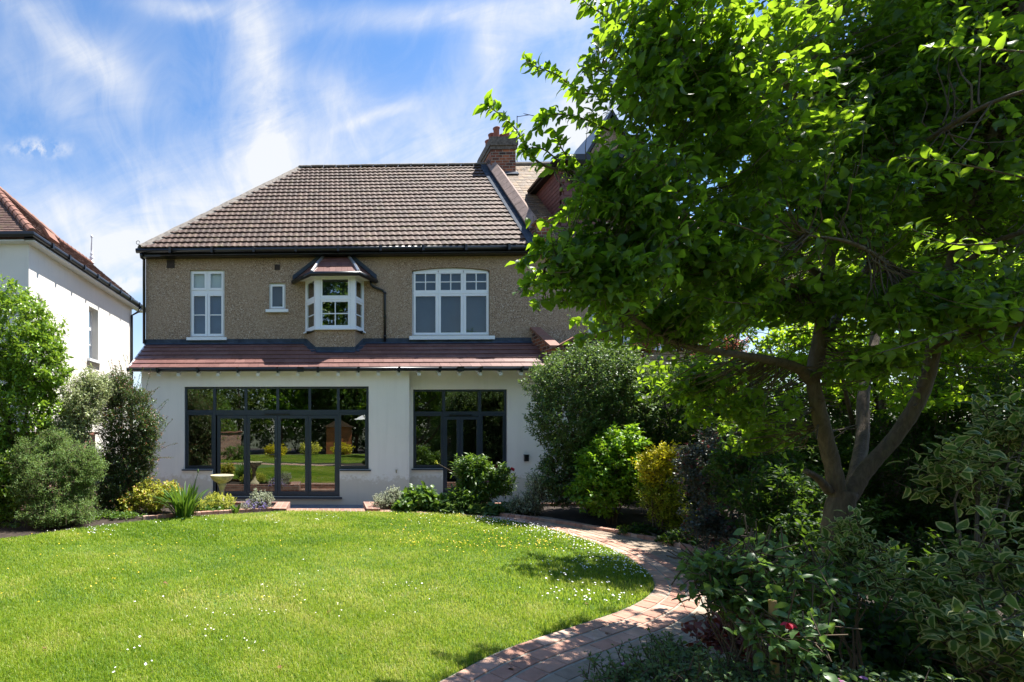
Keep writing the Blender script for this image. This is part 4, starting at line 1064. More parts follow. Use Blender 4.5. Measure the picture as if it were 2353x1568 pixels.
b = MB(); b.lathe(Pr1 + Vector((0, 0, .03)), [(.09, 0), (.07, .08), (.05, .1), (.075, .16), (.085, .22), (.04, .28), (.06, .32), (.06, .37), (.03, .41), (.045, .5), (.02, .95), (.045, 1.0), (.05, 1.05), (.0, 1.1)], 12); b.build('finial', M_WOODW, nb, smooth=True)
yv = yat(93); zv_ = zat(93, 680); b = MB(); b.tube([(XN + .01, yv, zv_), (XN + .05, yv, zv_)], .13, 20); b.tube([(XN + .051, yv, zv_), (XN + .06, yv, zv_)], .085, 20); b.build('wall_vent', M_REND2, nb)
yk = yat(97, XNE - .3); b = MB(); b.obox((XNE - .30, yk, ZN + .50), (.16, 0, -.26), (0, .5, 0), (.06, 0, .04)); b.build('tile_vent', M_RIDGE, nb)

# boundary walls
b = MB(); b.box(-6.35, -6.15, -9, 12.9, -.34, 1.55); t = thing('garden_wall', (-6.25, 5, 0), 'brick boundary wall behind the left shrubs with terracotta coping', 'wall'); b.build('brickwork', M_BRK2, t)
b = MB(); b.box(-6.42, -6.08, -9, 12.95, 1.552, 1.62); b.build('coping', M_RIDGE, t)
M_FENCE = simple('fence_board', (.12, .075, .045), .85, .4, 6, .3)
t = thing('garden_fence', (9.5, 5, 0), 'dark wooden boundary fence behind the right-hand shrubs', 'fence'); b = MB(); rr = random.Random(5); y = -9
while y < 13: b.box(9.4 + rr.uniform(0, .01), 9.43, y, y + .14, -.34, 1.75, rr.random()); y += .145
b.build('boards', M_FENCE, t)
for y in range(-9, 14, 2): b = MB(); b.box(9.44, 9.54, y, y + .1, -.34, 1.85); b.build('post', M_FENCE, t)

# bird bath
bbp = at(510, 1092, 10.6); bb = thing('birdbath', (bbp.x, 10.6, 0), 'weathered stone birdbath on a fluted pedestal beside the glass doors', 'birdbath')
zt = bbp.z
b = MB(); b.lathe((bbp.x, 10.6, 0), [(.0, zt - .055), (.12, zt - .05), (.19, zt - .015), (.232, zt), (.25, zt + .002), (.252, zt - .012), (.238, zt - .03), (.225, zt - .07), (.185, zt - .115), (.13, zt - .15), (.095, zt - .17), (.10, zt - .185), (.07, zt - .20), (0, zt - .2)], 48, 24, .012); b.build('bowl', M_STONE, bb, smooth=True)
b = MB(); b.lathe((bbp.x, 10.6, 0), [(.155, 0), (.155, .06), (.12, .08), (.10, .11), (.068, .15), (.052, .22), (.048, zt - .32), (.066, zt - .27), (.085, zt - .22), (.095, zt - .19), (0, zt - .19)], 32, 8, .03); b.build('pedestal', M_STONE, bb, smooth=True)
# ================================================================ PLANTS
RNG = np.random.default_rng(42)
def unit(a): return a / np.maximum(1e-9, np.linalg.norm(a, axis=-1, keepdims=True))
def leaf_arrays(P, D, Nn, L, Wd, curl=.25, fold=.25, detail=1, shape='oval'):
    """leaf blades. P base points, D directions, Nn upper side, L length, Wd width"""
    n = len(P); D = unit(D); S = unit(np.cross(D, Nn)); U = np.cross(S, D); L = L[:, None]; Wd = Wd[:, None] * .5
    cu = RNG.uniform(.3, 1.4, (n, 1)) * curl
    if detail == 0:
        mid = P + D * L * .5 + U * L * .06; tip = P + D * L - U * L * cu * .4
        l = P + D * L * .42 - S * Wd + U * Wd * fold; r = P + D * L * .42 + S * Wd + U * Wd * fold
        V = np.stack([P, l, tip, r], 1).reshape(-1, 3); b = np.arange(n)[:, None] * 4
        F = [np.concatenate([b + np.array([[0, 2, 1]]), b + np.array([[0, 3, 2]])])]
        e = np.tile([.3, 1, 1, 1], n); return V, F, 4, e
    prof = {'oval': ((.16, .66), (.42, 1.0), (.74, .66)), 'lance': ((.18, .75), (.45, 1.0), (.75, .55)), 'round': ((.15, .8), (.45, 1.1), (.8, .8))}[shape]
    rows = []
    for (t, w) in prof:
        c = P + D * L * t + U * L * (.10 * math.sin(t * 3.1)) - U * L * cu * (t * t) * .6
        wv = RNG.uniform(-.15, .15, (n, 1)) * Wd
        rows += [c - S * Wd * w + U * Wd * (w * fold) + U * wv, c, c + S * Wd * w + U * Wd * (w * fold) - U * wv]
    tip = P + D * L - U * L * cu * .75
    V = np.stack([P] + rows + [tip], 1).reshape(-1, 3); b = np.arange(n)[:, None] * 11
    T = [b + np.array([q]) for q in ([0, 2, 1], [0, 3, 2], [7, 8, 10], [8, 9, 10])]
    Q = [b + np.array([q]) for q in ([1, 2, 5, 4], [2, 3, 6, 5], [4, 5, 8, 7], [5, 6, 9, 8])]
    e = np.tile([.4, 1, 0, 1, 1, 0, 1, 1, 0, 1, 1], n)
    return V, [np.concatenate(T), np.concatenate(Q)], 11, e
def leaf_mesh(name, mat, parent, P, D, Nn, L, Wd, rnd=None, tip=None, **k):
    V, F, m, e = leaf_arrays(P, D, Nn, L, Wd, **k)
    rnd = RNG.random(len(P)) if rnd is None else rnd
    at_ = {'rnd': np.repeat(rnd, m), 'edge': e}
    if tip is not None: at_['tip'] = np.repeat(tip, m)
    return np_mesh(name, V, F, mat, parent, at_, smooth=False)
def tubes_mesh(name, mat, parent, paths, radii, sides=4):
    """paths (N,K,3), radii (N,K)"""
    N_, K = paths.shape[:2]; d = unit(np.gradient(paths, axis=1)); ref = np.where(np.abs(d[..., 2:3]) > .9, np.array([1., 0, 0]), np.array([0, 0, 1.]))
    a = unit(np.cross(d, ref)); b = np.cross(d, a); th = np.arange(sides) * 2 * math.pi / sides
    V = paths[:, :, None] + radii[:, :, None, None] * (a[:, :, None] * np.cos(th)[None, None, :, None] + b[:, :, None] * np.sin(th)[None, None, :, None])
    i = np.arange(N_)[:, None, None] * K * sides + np.arange(K - 1)[None, :, None] * sides; s = np.arange(sides)[None, None]; s2 = (s + 1) % sides
    F = np.stack([i + s, i + s2, i + sides + s2, i + sides + s], -1).reshape(-1, 4)
    return np_mesh(name, V.reshape(-1, 3), [F], mat, parent, smooth=True)
def blob_points(blobs, n, shell, seed, zmin=0.02, lump=.16):
    """points through the volume of a union of ellipsoids, denser towards their surface, with an uneven outline"""
    rg = np.random.default_rng(seed); B = np.array(blobs, float); area = (B[:, 3] * B[:, 4] + B[:, 3] * B[:, 5] + B[:, 4] * B[:, 5]); pr = area / area.sum()
    out = np.zeros((0, 3)); od = np.zeros((0, 3)); ph = rg.uniform(0, 6.28, (len(B), 4)); tries = 0
    while len(out) < n and tries < 30:
        tries += 1
        k = rg.choice(len(B), n * 2, p=pr); d = unit(rg.normal(size=(n * 2, 3))); R_ = B[k, 3:6]
        q = ph[k]; lm = 1 + lump * (np.sin(3.1 * d[:, 0] * 2 + q[:, 0]) * np.sin(2.7 * d[:, 2] * 2 + q[:, 1]) + .7 * np.sin(5.7 * d[:, 1] * 2 + q[:, 2]) * np.sin(6.3 * d[:, 2] + q[:, 3]))
        r = (1 - shell * rg.random(n * 2) ** 1.4) * lm
        p = B[k, :3] + d * R_ * r[:, None]
        # discard what lies deep inside another blob
        inside = np.zeros(len(p), bool)
        for j in range(len(B)):
            g = (((p - B[j, :3]) / B[j, 3:6]) ** 2).sum(1); inside |= (g < (1 - shell) ** 2) & (k != j)
        ok = ~inside & (p[:, 2] > zmin); out = np.concatenate([out, p[ok]]); od = np.concatenate([od, unit(d / R_)[ok]])
    return out[:n], od[:n]
def foliage(name, mat, parent, blobs, ntw, per, L, Wd, seed, shell=.45, tl=.22, zmin=.02, up=.25, droop=.0, detail=1, lump=.16, spread=.9, nup=.9, twigmat=None, twr=.003, tipmat=None, **k):
    """twigs with leaves set along them"""
    rg = np.random.default_rng(seed); T, O = blob_points(blobs, ntw, shell, seed, zmin, lump); n = len(T)
    ax = unit(O * 1.0 + np.array([0, 0, up]) + rg.normal(size=(n, 3)) * .45); ln = tl * rg.uniform(.6, 1.3, n)
    s = np.linspace(0, 1, per)[None, :] * ln[:, None]; jit = rg.normal(size=(n, per, 3)) * (L * .10)
    bend = np.array([0, 0, -1.0]) * droop
    P = T[:, None] - ax[:, None] * s[..., None] + jit + bend * ((1 - s / (ln[:, None] + 1e-6)) ** 2)[..., None] * tl
    a = unit(np.cross(ax, np.array([.1, .2, 1.]))); b = np.cross(ax, a)
    th = rg.uniform(0, 6.28, (n, 1)) + np.arange(per)[None] * 2.4
    side = a[:, None] * np.cos(th)[..., None] + b[:, None] * np.sin(th)[..., None]
    D = unit(ax[:, None] * (1 - .35 * s / (ln[:, None]))[..., None] * .8 + side * spread + np.array([0, 0, -droop * .6])); P = P.reshape(-1, 3); D = D.reshape(-1, 3)
    Nn = unit(np.array([0, 0, 1.]) * nup + rg.normal(size=P.shape) * .45)
    LL = L * rg.uniform(.6, 1.2, len(P)); tw = np.repeat(rg.random(n), per); r = np.clip(.65 * tw + .35 * rg.random(len(P)), 0, 1)
    keep = P[:, 2] > zmin
    tipa = (np.tile(np.arange(per), n) < max(1, per // 5)) & (np.repeat(rg.random(n), per) < .6)
    o = leaf_mesh(name, mat, parent, P[keep], D[keep], Nn[keep], LL[keep], (LL * Wd / L * rg.uniform(.8, 1.15, len(P)))[keep], rnd=r[keep], tip=tipa[keep].astype(float), detail=detail, **k)
    if twigmat is not None:
        K = 3; pth = np.stack([T - ax * (ln * q)[:, None] for q in (0, .6, 1.4)], 1); tubes_mesh('twig', twigmat, parent, pth, np.full((n, K), twr) * np.array([.5, 1, 1.3]), 3)
    return o
def stems(name, mat, parent, base, tops, r0, seed, K=6, sides=6, wob=.06):
    rg = np.random.default_rng(seed); tops = np.array(tops, float); n = len(tops); t = np.linspace(0, 1, K)[None, :, None]
    b = np.array(base, float)[None] + np.concatenate([rg.normal(size=(n, 2)) * .06, np.zeros((n, 1))], 1)
    p = b[:, None] * (1 - t) + tops[:, None] * t; p[..., :2] += (rg.normal(size=(n, K, 2)) * wob * np.sin(t * 3.14)); p[..., 2] += .15 * np.sin(t[..., 0] * 3.14) * (tops[:, None, 2] - base[2]) * .4
    return tubes_mesh(name, mat, parent, p, np.linspace(r0, r0 * .25, K)[None].repeat(n, 0), sides)
def shrub(name, label, cat, base, blobs, mat, ntw, per, L, Wd, seed, stem=M_STEM, nst=7, r0=.02, group=None, fol='foliage', **k):
    t = thing(name, base, label, cat, group); k.setdefault('twigmat', stem)
    foliage(fol, mat, t, blobs, ntw, per, L, Wd, seed, **k)
    B = np.array(blobs, float)[:, :6].copy(); B[:, 3:] *= .6
    tp, _ = blob_points(B, nst, .9, seed + 1, .1)
    w = B[:, 3] * B[:, 4] * B[:, 5]; c0 = (B[:, :2] * w[:, None]).sum(0) / w.sum()
    stems('stem', stem, t, (c0[0], c0[1], base[2]), tp, r0, seed, wob=.03)
    return t
G = lambda u, v, z=0.0: tuple(gr(u, v, z))
def pb(u, v, Y, rx, ry, rz): p = at(u, v, Y); return (p.x, p.y, p.z, rx, ry, rz)

ML_APPLE = mat_leaf('apple_leaf', (.021, .056, .009), (.048, .108, .015), (.38, .60, .025), .5, .42, .4)
ML_LAUREL = mat_leaf('laurel_leaf', (0.074, 0.155, 0.019), (0.176, 0.297, 0.034), (0.364, 0.546, 0.039), .30, .30)
ML_VARIEG = mat_leaf('variegated_leaf', (0.15, 0.225, 0.075), (0.3, 0.39, 0.135), (0.42, 0.504, 0.168), .3, .35, edge=(.50, .50, .30))
ML_COTON = mat_leaf('dark_glossy_leaf', (.035, .070, .022), (.075, .125, .038), (.18, .28, .05), .25, .32, .45, tip=(.22, .10, .05))
ML_HEBE = mat_leaf('feathery_leaf', (.085, .17, .045), (.17, .275, .075), (.32, .46, .10), .35, .5, .3)
ML_SPIREA = mat_leaf('yellow_green_leaf', (0.237, 0.3, 0.031), (0.45, 0.45, 0.05), (0.54, 0.54, 0.048), .3, .45, tip=(.45, .26, .05))
ML_STRAP = mat_leaf('strap_leaf', (.035, .085, .018), (.07, .16, .025), (.2, .34, .03), .3, .35)
ML_ALCH = mat_leaf('lime_flower', (0.525, 0.55, 0.062), (0.7, 0.688, 0.112), (0.66, 0.66, 0.072), .3, .6)
ML_GREEN = mat_leaf('mid_green_leaf', (.04, .09, .018), (.09, .17, .028), (.2, .34, .03), .35, .42)
ML_LIME = mat_leaf('lime_leaf', (0.077, 0.187, 0.013), (0.154, 0.297, 0.022), (0.336, 0.552, 0.024), .4, .4)
ML_GOLD = mat_leaf('golden_leaf', (.42, .40, .012), (.66, .56, .02), (.72, .66, .02), .35, .4)
ML_GOLD2 = mat_leaf('gold_green_leaf', (.14, .22, .012), (.30, .36, .02), (.42, .50, .02), .35, .4)
ML_ROSE = mat_leaf('blue_grey_leaf', (.045, .062, .052), (.10, .12, .105), (.12, .15, .09), .3, .4, tip=(.20, .06, .055))
ML_SILVER = mat_leaf('silver_edged_leaf', (0.156, 0.221, 0.117), (0.338, 0.403, 0.234), (0.36, 0.408, 0.24), .3, .4, edge=(.56, .57, .42))
ML_DOG = mat_leaf('dogwood_leaf', (.045, .10, .022), (.08, .155, .035), (.24, .38, .06), .4, .45, .3, edge=(.46, .48, .17))
ML_PIT = mat_leaf('grey_green_leaf', (.050, .100, .032), (.105, .175, .060), (.22, .34, .06), .3, .42, .35)
ML_DARK = mat_leaf('deep_green_leaf', (.014, .038, .010), (.030, .072, .016), (.14, .25, .02), .4, .5, .22)
ML_FUCH = mat_leaf('fuchsia_leaf', (.05, .115, .035), (.10, .185, .055), (.25, .42, .06), .38, .4)
ML_RED = mat_leaf('red_maple_leaf', (.24, .05, .04), (.42, .12, .08), (.55, .16, .1), .4, .4)
ML_BRONZE = mat_leaf('bronze_leaf', (.10, .022, .02), (.17, .045, .032), (.25, .05, .03), .3, .4)
ML_HEDGE = mat_leaf('far_tree_leaf', (.04, .075, .018), (.10, .15, .03), (.22, .3, .03), .35, .45)
ML_VIOLET = mat_leaf('violet_petal', (.20, .15, .45), (.33, .26, .62), (.3, .25, .6), .3, .6)
ML_PINK = mat_leaf('pink_petal', (.50, .16, .38), (.62, .30, .55), (.6, .3, .5), .3, .6)
ML_FRED = mat_leaf('red_petal', (.50, .015, .04), (.65, .03, .07), (.6, .02, .05), .3, .5)

# ---- left border
shrub('laurel_shrub', 'tall bright green laurel at the left edge, in front of the white neighbour house', 'shrub', G(45, 1228),
      [pb(20, 775, 9.3, 1.0, .8, 1.0), pb(85, 830, 9.2, .60, .6, .72), pb(45, 960, 9.3, .85, .8, .9), pb(-60, 900, 9.3, 1.2, .9, 1.3), pb(-10, 1120, 8.7, .70, .5, .75), pb(40, 1060, 9.4, .6, .5, .6)], ML_LAUREL, 3600, 9, .10, .042, 11, shell=.4, tl=.16, up=.7, r0=.04, nst=9, spread=1.0)
shrub('variegated_shrub', 'loose pale variegated shrub between the laurel and the dark glossy bush', 'shrub', G(180, 1205),
      [pb(185, 930, 9.5, .52, .4, .55), pb(215, 885, 9.7, .42, .4, .35), pb(160, 990, 9.4, .38, .35, .4)], ML_VARIEG, 1300, 8, .075, .026, 12, shell=.8, tl=.2, up=.8, r0=.02, nst=12)
shrub('glossy_evergreen_shrub', 'large dark glossy bush with bronze shoot tips beside the white extension wall', 'shrub', G(265, 1190),
      [pb(295, 965, 10.2, .66, .6, .86), pb(285, 1080, 10.2, .66, .6, .65), pb(275, 900, 10.3, .40, .4, .45), pb(335, 1010, 10.1, .28, .35, .55), pb(270, 1140, 10.0, .6, .5, .42)], ML_COTON, 4600, 9, .044, .024, 13, shell=.45, tl=.17, up=.4, lump=.22, r0=.02, nst=10)
# arching shoots of the glossy bush
t = bpy.data.objects['glossy_evergreen_shrub']; rg = np.random.default_rng(5)
st_ = [((290, 900), (225, 850)), ((270, 880), (255, 835)), ((300, 900), (290, 822)), ((320, 920), (340, 842)), ((340, 960), (378, 930)), ((350, 1000), (390, 968)), ((350, 1040), (385, 1020)), ((350, 1060), (392, 1052)), ((240, 880), (205, 842)), ((300, 900), (312, 850)), ((335, 930), (362, 888)), ((275, 880), (273, 838))]
Pp, Dd, paths = [], [], []
for a, c in st_:
    for rep in range(2):
        p0 = np.array(at(a[0] + rg.normal() * 8, a[1] + rg.normal() * 8, 10.1)); p1 = np.array(at(c[0] + rg.normal() * 9, c[1] + rg.normal() * 9, 9.95)); q = np.linspace(0, 1, 5)[:, None]
        pt = p0 * (1 - q) + p1 * q; pt[:, 2] += .04 * np.sin(q[:, 0] * 3.1); paths.append(pt)
        for s in np.linspace(.1, 1, 26): Pp.append(p0 * (1 - s) + p1 * s + np.array([0, 0, .04 * math.sin(s * 3.1)])); Dd.append(unit((p1 - p0)) * .6 + rg.normal(size=3) * .6)
Pp, Dd = np.array(Pp), np.array(Dd); 
for k in range(0, len(Pp), 26):
    q = slice(k, k + 26); sh_ = leaf_mesh('shoot', ML_COTON, t, Pp[q], Dd[q], rg.normal(size=(26, 3)) * .5 + [0, 0, 1], np.full(26, .036), np.full(26, .016), tip=(rg.random(26) < .5).astype(float), detail=0)
tubes_mesh('shoot_stem', M_STEM, t, np.array(paths), np.full((len(paths), 5), .003), 3)
shrub('feathery_shrub', 'rounded grey-green feathery bush in front of the laurel at the lawn edge', 'shrub', G(130, 1222),
      [pb(130, 1115, 8.75, .74, .65, .68), pb(180, 1070, 8.8, .42, .5, .45), pb(80, 1070, 8.8, .50, .5, .5), pb(120, 1020, 8.9, .34, .3, .3), pb(130, 1175, 8.5, .62, .5, .32)], ML_HEBE, 4200, 14, .046, .014, 14, shell=.35, tl=.20, up=.05, lump=.22, r0=.015, nst=9, detail=0, spread=1.3)
# sideways sprays
shrub('spirea_shrub', 'low yellow-green bush with orange young tips beside the strap-leaved plant', 'shrub', G(345, 1192),
      [pb(345, 1140, 9.95, .42, .4, .33), pb(395, 1130, 10.0, .2, .25, .25), pb(300, 1155, 9.8, .25, .3, .22)], ML_SPIREA, 560, 8, .062, .034, 15, shell=.5, tl=.12, up=.8, r0=.008)
shrub('geranium_plant', 'low clump of pink-flowered groundcover between the feathery bush and the yellow bush', 'plant', G(215, 1203),
      [pb(220, 1186, 9.35, .40, .3, .13), pb(270, 1180, 9.7, .3, .3, .12)], ML_PIT, 380, 6, .035, .03, 16, shell=.6, tl=.06, r0=.004, detail=0)
t = tag(foliage('ground_cover', ML_GREEN, None, [pb(60, 1220, 8.35, .8, .3, .12), pb(180, 1205, 8.9, .6, .3, .12), pb(280, 1196, 9.3, .6, .3, .14), pb(380, 1186, 9.9, .5, .25, .1)], 620, 7, .05, .035, 61, shell=.7, tl=.07, up=.7, detail=0), 'low green ground cover at the foot of the left border', kind='stuff')
def strap_plant(name, label, cat, base, n, L, W_, mat, seed, lean=.6, parent=None, zr=0, rad=.06, K=6):
    rg = np.random.default_rng(seed); t = parent or thing(name, base, label, cat); b = np.array(base)
    ang = rg.uniform(0, 6.28, n); el = rg.uniform(.15, 1.0, n) * lean; l = L * rg.uniform(.65, 1.1, n); s = np.linspace(0, 1, K)
    out = np.stack([np.cos(ang), np.sin(ang), np.zeros(n)], 1); p0 = b + out * rad * rg.random((n, 1))
    th = el[:, None] * (.4 + 1.5 * s[None] ** 1.3); dx = np.cumsum(np.sin(th), 1) / K; dz = np.cumsum(np.cos(th), 1) / K; dx -= dx[:, :1]; dz -= dz[:, :1]
    c = p0[:, None] + out[:, None] * (dx * l[:, None])[..., None] + np.array([0, 0, 1.]) * (dz * l[:, None])[..., None]
    side = np.stack([-np.sin(ang), np.cos(ang), np.zeros(n)], 1)[:, None]; w = W_ * .5 * np.array([.7, 1, 1, .9, .65, .05][:K])[None, :, None]
    V = np.stack([c - side * w, c + np.array([0, 0, -1.]) * w * .35, c + side * w], 2).reshape(-1, 3)
    base_i = np.arange(n)[:, None] * K * 3; F = []
    for k in range(K - 1):
        for j in range(2): F.append(base_i + np.array([[k * 3 + j, k * 3 + j + 1, (k + 1) * 3 + j + 1, (k + 1) * 3 + j]]))
    np_mesh('blades', V, [np.concatenate(F)], mat, t, {'rnd': np.repeat(rg.random(n), K * 3), 'edge': np.zeros(len(V))}, smooth=True); return t
t = strap_plant('agapanthus_plant', 'clump of dark green strap leaves with one tall bud stalk, left of the lime-flowered plant', 'plant', G(425, 1188), 130, .85, .04, ML_STRAP, 17, .85, rad=.2)
st0, st1 = at(432, 1150, 10.1), at(455, 1088, 10.1); b = MB(); b.tube([(st0.x, st0.y, .1), st0, st1], .006, 6); b.build('bud_stalk', M_GSTEM, t); b = MB(); b.lathe(st1, [(0, 0), (.016, .02), (.02, .05), (.01, .08), (0, .1)], 8); b.build('bud', M_GSTEM, t, smooth=True)
t = shrub('alchemilla_plant', 'lime-yellow flower froth around the foot of the birdbath', 'plant', G(490, 1182),
      [pb(470, 1160, 10.15, .30, .25, .16), pb(515, 1152, 10.25, .26, .25, .16), pb(495, 1140, 10.3, .2, .2, .1)], ML_ALCH, 620, 16, .017, .015, 18, shell=.5, tl=.07, up=.8, r0=.005, fol='flower_heads', detail=0, stem=M_GSTEM)
foliage('foliage', ML_GREEN, t, [pb(490, 1172, 10.15, .42, .3, .10)], 150, 5, .06, .055, 19, shell=.6, tl=.06, detail=1)
strap_plant('broad_leaf_plant', 'small plant with broad upright green leaves right of the lime flowers', 'plant', G(542, 1180), 16, .24, .07, ML_GREEN, 20, .7)
t = shrub('campanula_plant', 'violet-flowered plant spilling over the brick planter beside the birdbath', 'plant', G(590, 1180),
      [pb(575, 1160, 10.35, .25, .35, .12), pb(605, 1155, 10.6, .2, .3, .12), pb(600, 1163, 11.1, .3, .12, .2)], ML_SILVER, 260, 6, .026, .016, 21, shell=.6, tl=.07, r0=.004, detail=0)
foliage('flowers', ML_VIOLET, t, [pb(590, 1158, 10.35, .26, .3, .13), pb(600, 1160, 11.14, .35, .1, .2)], 200, 4, .026, .02, 22, shell=.25, tl=.03, detail=0)['kind'] = 'stuff'
shrub('euonymus_shrub', 'small white-edged bush on the left planter, next to the steps', 'shrub', G(605, 1175), [pb(603, 1148, 10.4, .24, .24, .19), pb(585, 1140, 10.4, .1, .1, .2)], ML_SILVER, 330, 8, .030, .019, 23, shell=.6, tl=.10, up=.7, r0=.005)

# ---- right bed
shrub('euonymus_shrub', 'low silvery white-edged bush at the left end of the right bed', 'shrub', G(890, 1170), [pb(885, 1150, 10.5, .30, .28, .18), pb(905, 1135, 10.55, .18, .2, .18)], ML_SILVER, 560, 8, .026, .016, 24, shell=.6, tl=.08, up=.8, r0=.005)
shrub('hydrangea_plant', 'broad pale green leaves of a low plant between the silvery bush and the peony', 'plant', G(965, 1172), [pb(965, 1145, 10.4, .38, .3, .26), pb(1010, 1160, 10.2, .3, .25, .16), pb(930, 1160, 10.2, .2, .2, .15)], ML_GREEN, 230, 6, .15, .085, 25, shell=.5, tl=.12, up=.6, droop=.2, r0=.008)
t = shrub('peony_plant', 'tall leafy peony with faded crimson blooms in front of the smaller glass doors', 'plant', G(1105, 1180), [pb(1105, 1110, 10.3, .48, .4, .42), pb(1085, 1080, 10.3, .38, .3, .32), pb(1150, 1105, 10.25, .3, .3, .32), pb(1060, 1150, 10.1, .4, .3, .25)], ML_GREEN, 620, 9, .13, .034, 26, shell=.5, tl=.14, up=1.1, r0=.01, nst=16, shape='lance', spread=1.0)
for (u, v, c) in ((1140, 1057, ML_BRONZE), (1177, 1063, ML_FRED), (1118, 1090, ML_PINK), (1002, 1047, ML_SPIREA)):
    p = np.array(at(u, v + 16, 10.0)); rg = np.random.default_rng(u); d = rg.normal(size=(14, 3)) + [0, 0, .5]
    leaf_mesh('bloom', c, t, np.tile(p, (14, 1)), d, rg.normal(size=(14, 3)), np.full(14, .055), np.full(14, .04), detail=0)
    b = MB(); b.tube([tuple(p), tuple(p * .7 + np.array(at(1100, 1100, 10.2)) * .3 + [0, 0, -.05]), tuple(at(1100, 1120, 10.25))], .006, 5); b.build('flower_stalk', M_STEM, t)
shrub('hollyhock_plant', 'broad dark lobed leaves at the foot of the peony along the edging', 'plant', G(1120, 1186), [pb(1040, 1172, 9.95, .34, .18, .13), pb(1120, 1178, 9.8, .38, .2, .14), pb(1180, 1175, 9.9, .25, .2, .15)], ML_PIT, 210, 5, .12, .10, 27, shell=.5, tl=.08, r0=.006)
shrub('variegated_shrub', 'small cream-variegated bush right of the peony, low by the path', 'shrub', G(1190, 1188), [pb(1190, 1162, 9.75, .28, .25, .2), pb(1225, 1168, 9.8, .2, .2, .17)], ML_SILVER, 420, 8, .030, .014, 28, shell=.5, tl=.08, up=.8)
shrub('penstemon_plant', 'pale leafy upright stems between the peony and the big evergreen', 'plant', G(1240, 1196), [pb(1240, 1120, 9.75, .3, .3, .42), pb(1215, 1150, 9.7, .22, .2, .25)], ML_SILVER, 340, 7, .07, .018, 29, shell=.7, tl=.16, up=1.2, shape='lance')
shrub('large_evergreen_shrub', 'very large grey-green evergreen bush hiding the right end of the extension', 'shrub', G(1350, 1200),
      [pb(1330, 870, 9.7, 1.0, .9, .68), pb(1390, 840, 9.9, .75, .7, .5), pb(1300, 960, 9.6, .72, .7, .75), pb(1420, 930, 9.9, .7, .8, .8), pb(1290, 1090, 9.7, .52, .5, .62), pb(1400, 1060, 10.1, .9, .7, .9), pb(1460, 890, 10.0, .5, .6, .5)], ML_PIT, 5200, 10, .062, .03, 30, shell=.42, tl=.18, up=.7, lump=.12, r0=.035, nst=12)
shrub('lime_green_shrub', 'bright green leafy bush below the big evergreen, beside the golden bush', 'shrub', G(1400, 1206),
      [pb(1395, 1070, 8.9, .55, .5, .55), pb(1430, 1010, 8.9, .36, .4, .3), pb(1370, 1130, 8.8, .42, .4, .4), pb(1450, 1090, 9.0, .3, .4, .5)], ML_LIME, 900, 8, .085, .048, 31, shell=.45, tl=.17, up=.5, droop=.15, r0=.012, nst=14)
shrub('golden_euonymus_shrub', 'golden-yellow upright bush between the lime bush and the dark rose', 'shrub', G(1520, 1220),
      [pb(1505, 1070, 7.9, .30, .3, .30), pb(1535, 1045, 7.9, .22, .25, .2)], ML_GOLD, 430, 9, .05, .024, 32, shell=.5, tl=.12, up=.9, r0=.01)
t = bpy.data.objects['golden_euonymus_shrub']; foliage('lower_foliage', ML_GOLD2, t, [pb(1520, 1140, 7.9, .34, .32, .42), pb(1550, 1180, 7.8, .25, .25, .25)], 560, 9, .05, .024, 33, shell=.5, tl=.12, up=.9, twigmat=M_STEM)
shrub('sedum_plant', 'low rounded leaves at the path edge below the golden bush', 'plant', G(1490, 1240), [pb(1470, 1222, 7.9, .38, .2, .12), pb(1560, 1240, 7.3, .3, .2, .14)], ML_DARK, 260, 6, .05, .042, 34, shell=.6, tl=.07)
shrub('rose_shrub', 'blue-grey leaved shrub rose with red shoots over the path bend', 'shrub', G(1650, 1280, .02),
      [pb(1640, 1090, 6.6, .42, .5, .42), pb(1600, 1050, 6.7, .22, .3, .3), pb(1700, 1080, 6.8, .5, .5, .55), pb(1690, 1000, 7.0, .4, .5, .35), pb(1640, 1200, 6.2, .38, .35, .28), pb(1610, 1290, 5.2, .10, .12, .14)], ML_ROSE, 1300, 9, .048, .028, 35, shell=.6, tl=.2, up=.2, droop=.2, r0=.012, nst=12)
t = shrub('lady_mantle_plant', 'yellow-green froth of flowers under the rose beside the path', 'plant', G(1720, 1330), [pb(1725, 1275, 5.4, .26, .3, .10), pb(1690, 1262, 5.6, .16, .2, .08)], ML_GOLD2, 240, 12, .02, .018, 36, shell=.6, tl=.06, detail=0)
shrub('choisya_shrub', 'dark glossy bush behind the fuchsia, left of the apple trunk', 'shrub', G(1800, 1400),
      [pb(1790, 1150, 5.4, .5, .5, .42), pb(1830, 1240, 5.0, .4, .4, .36), pb(1740, 1080, 6.0, .5, .5, .4), pb(1760, 1350, 4.8, .45, .4, .3)], ML_DARK, 1050, 8, .075, .03, 37, shell=.6, tl=.13, up=.9, r0=.015)
# backdrop right
shrub('hedge_shrub', 'dense dark evergreen mass behind the apple trunk', 'shrub', G(2100, 1290),
      [pb(2050, 1100, 6.6, 1.0, .8, 1.0), pb(2250, 1100, 6.0, 1.1, .8, 1.1), pb(1850, 1000, 7.6, 1.0, .7, .9), pb(2400, 1050, 5.6, .9, .8, 1.2), pb(2150, 1330, 5.4, .9, .5, .5)], ML_DARK, 3600, 9, .075, .028, 38, shell=.45, tl=.16, up=.6, r0=.03)
shrub('holly_shrub', 'tall dark bush between the big evergreen and the rose, under the red-leaved maple', 'shrub', G(1560, 1190),
      [pb(1560, 940, 9.8, .9, .8, .9), pb(1640, 880, 9.6, .9, .8, .9), pb(1560, 1080, 9.6, .8, .7, .9), pb(1680, 1000, 9.0, .9, .7, .9)], ML_DARK, 3000, 9, .06, .028, 39, shell=.45, tl=.16, up=.5, r0=.03)
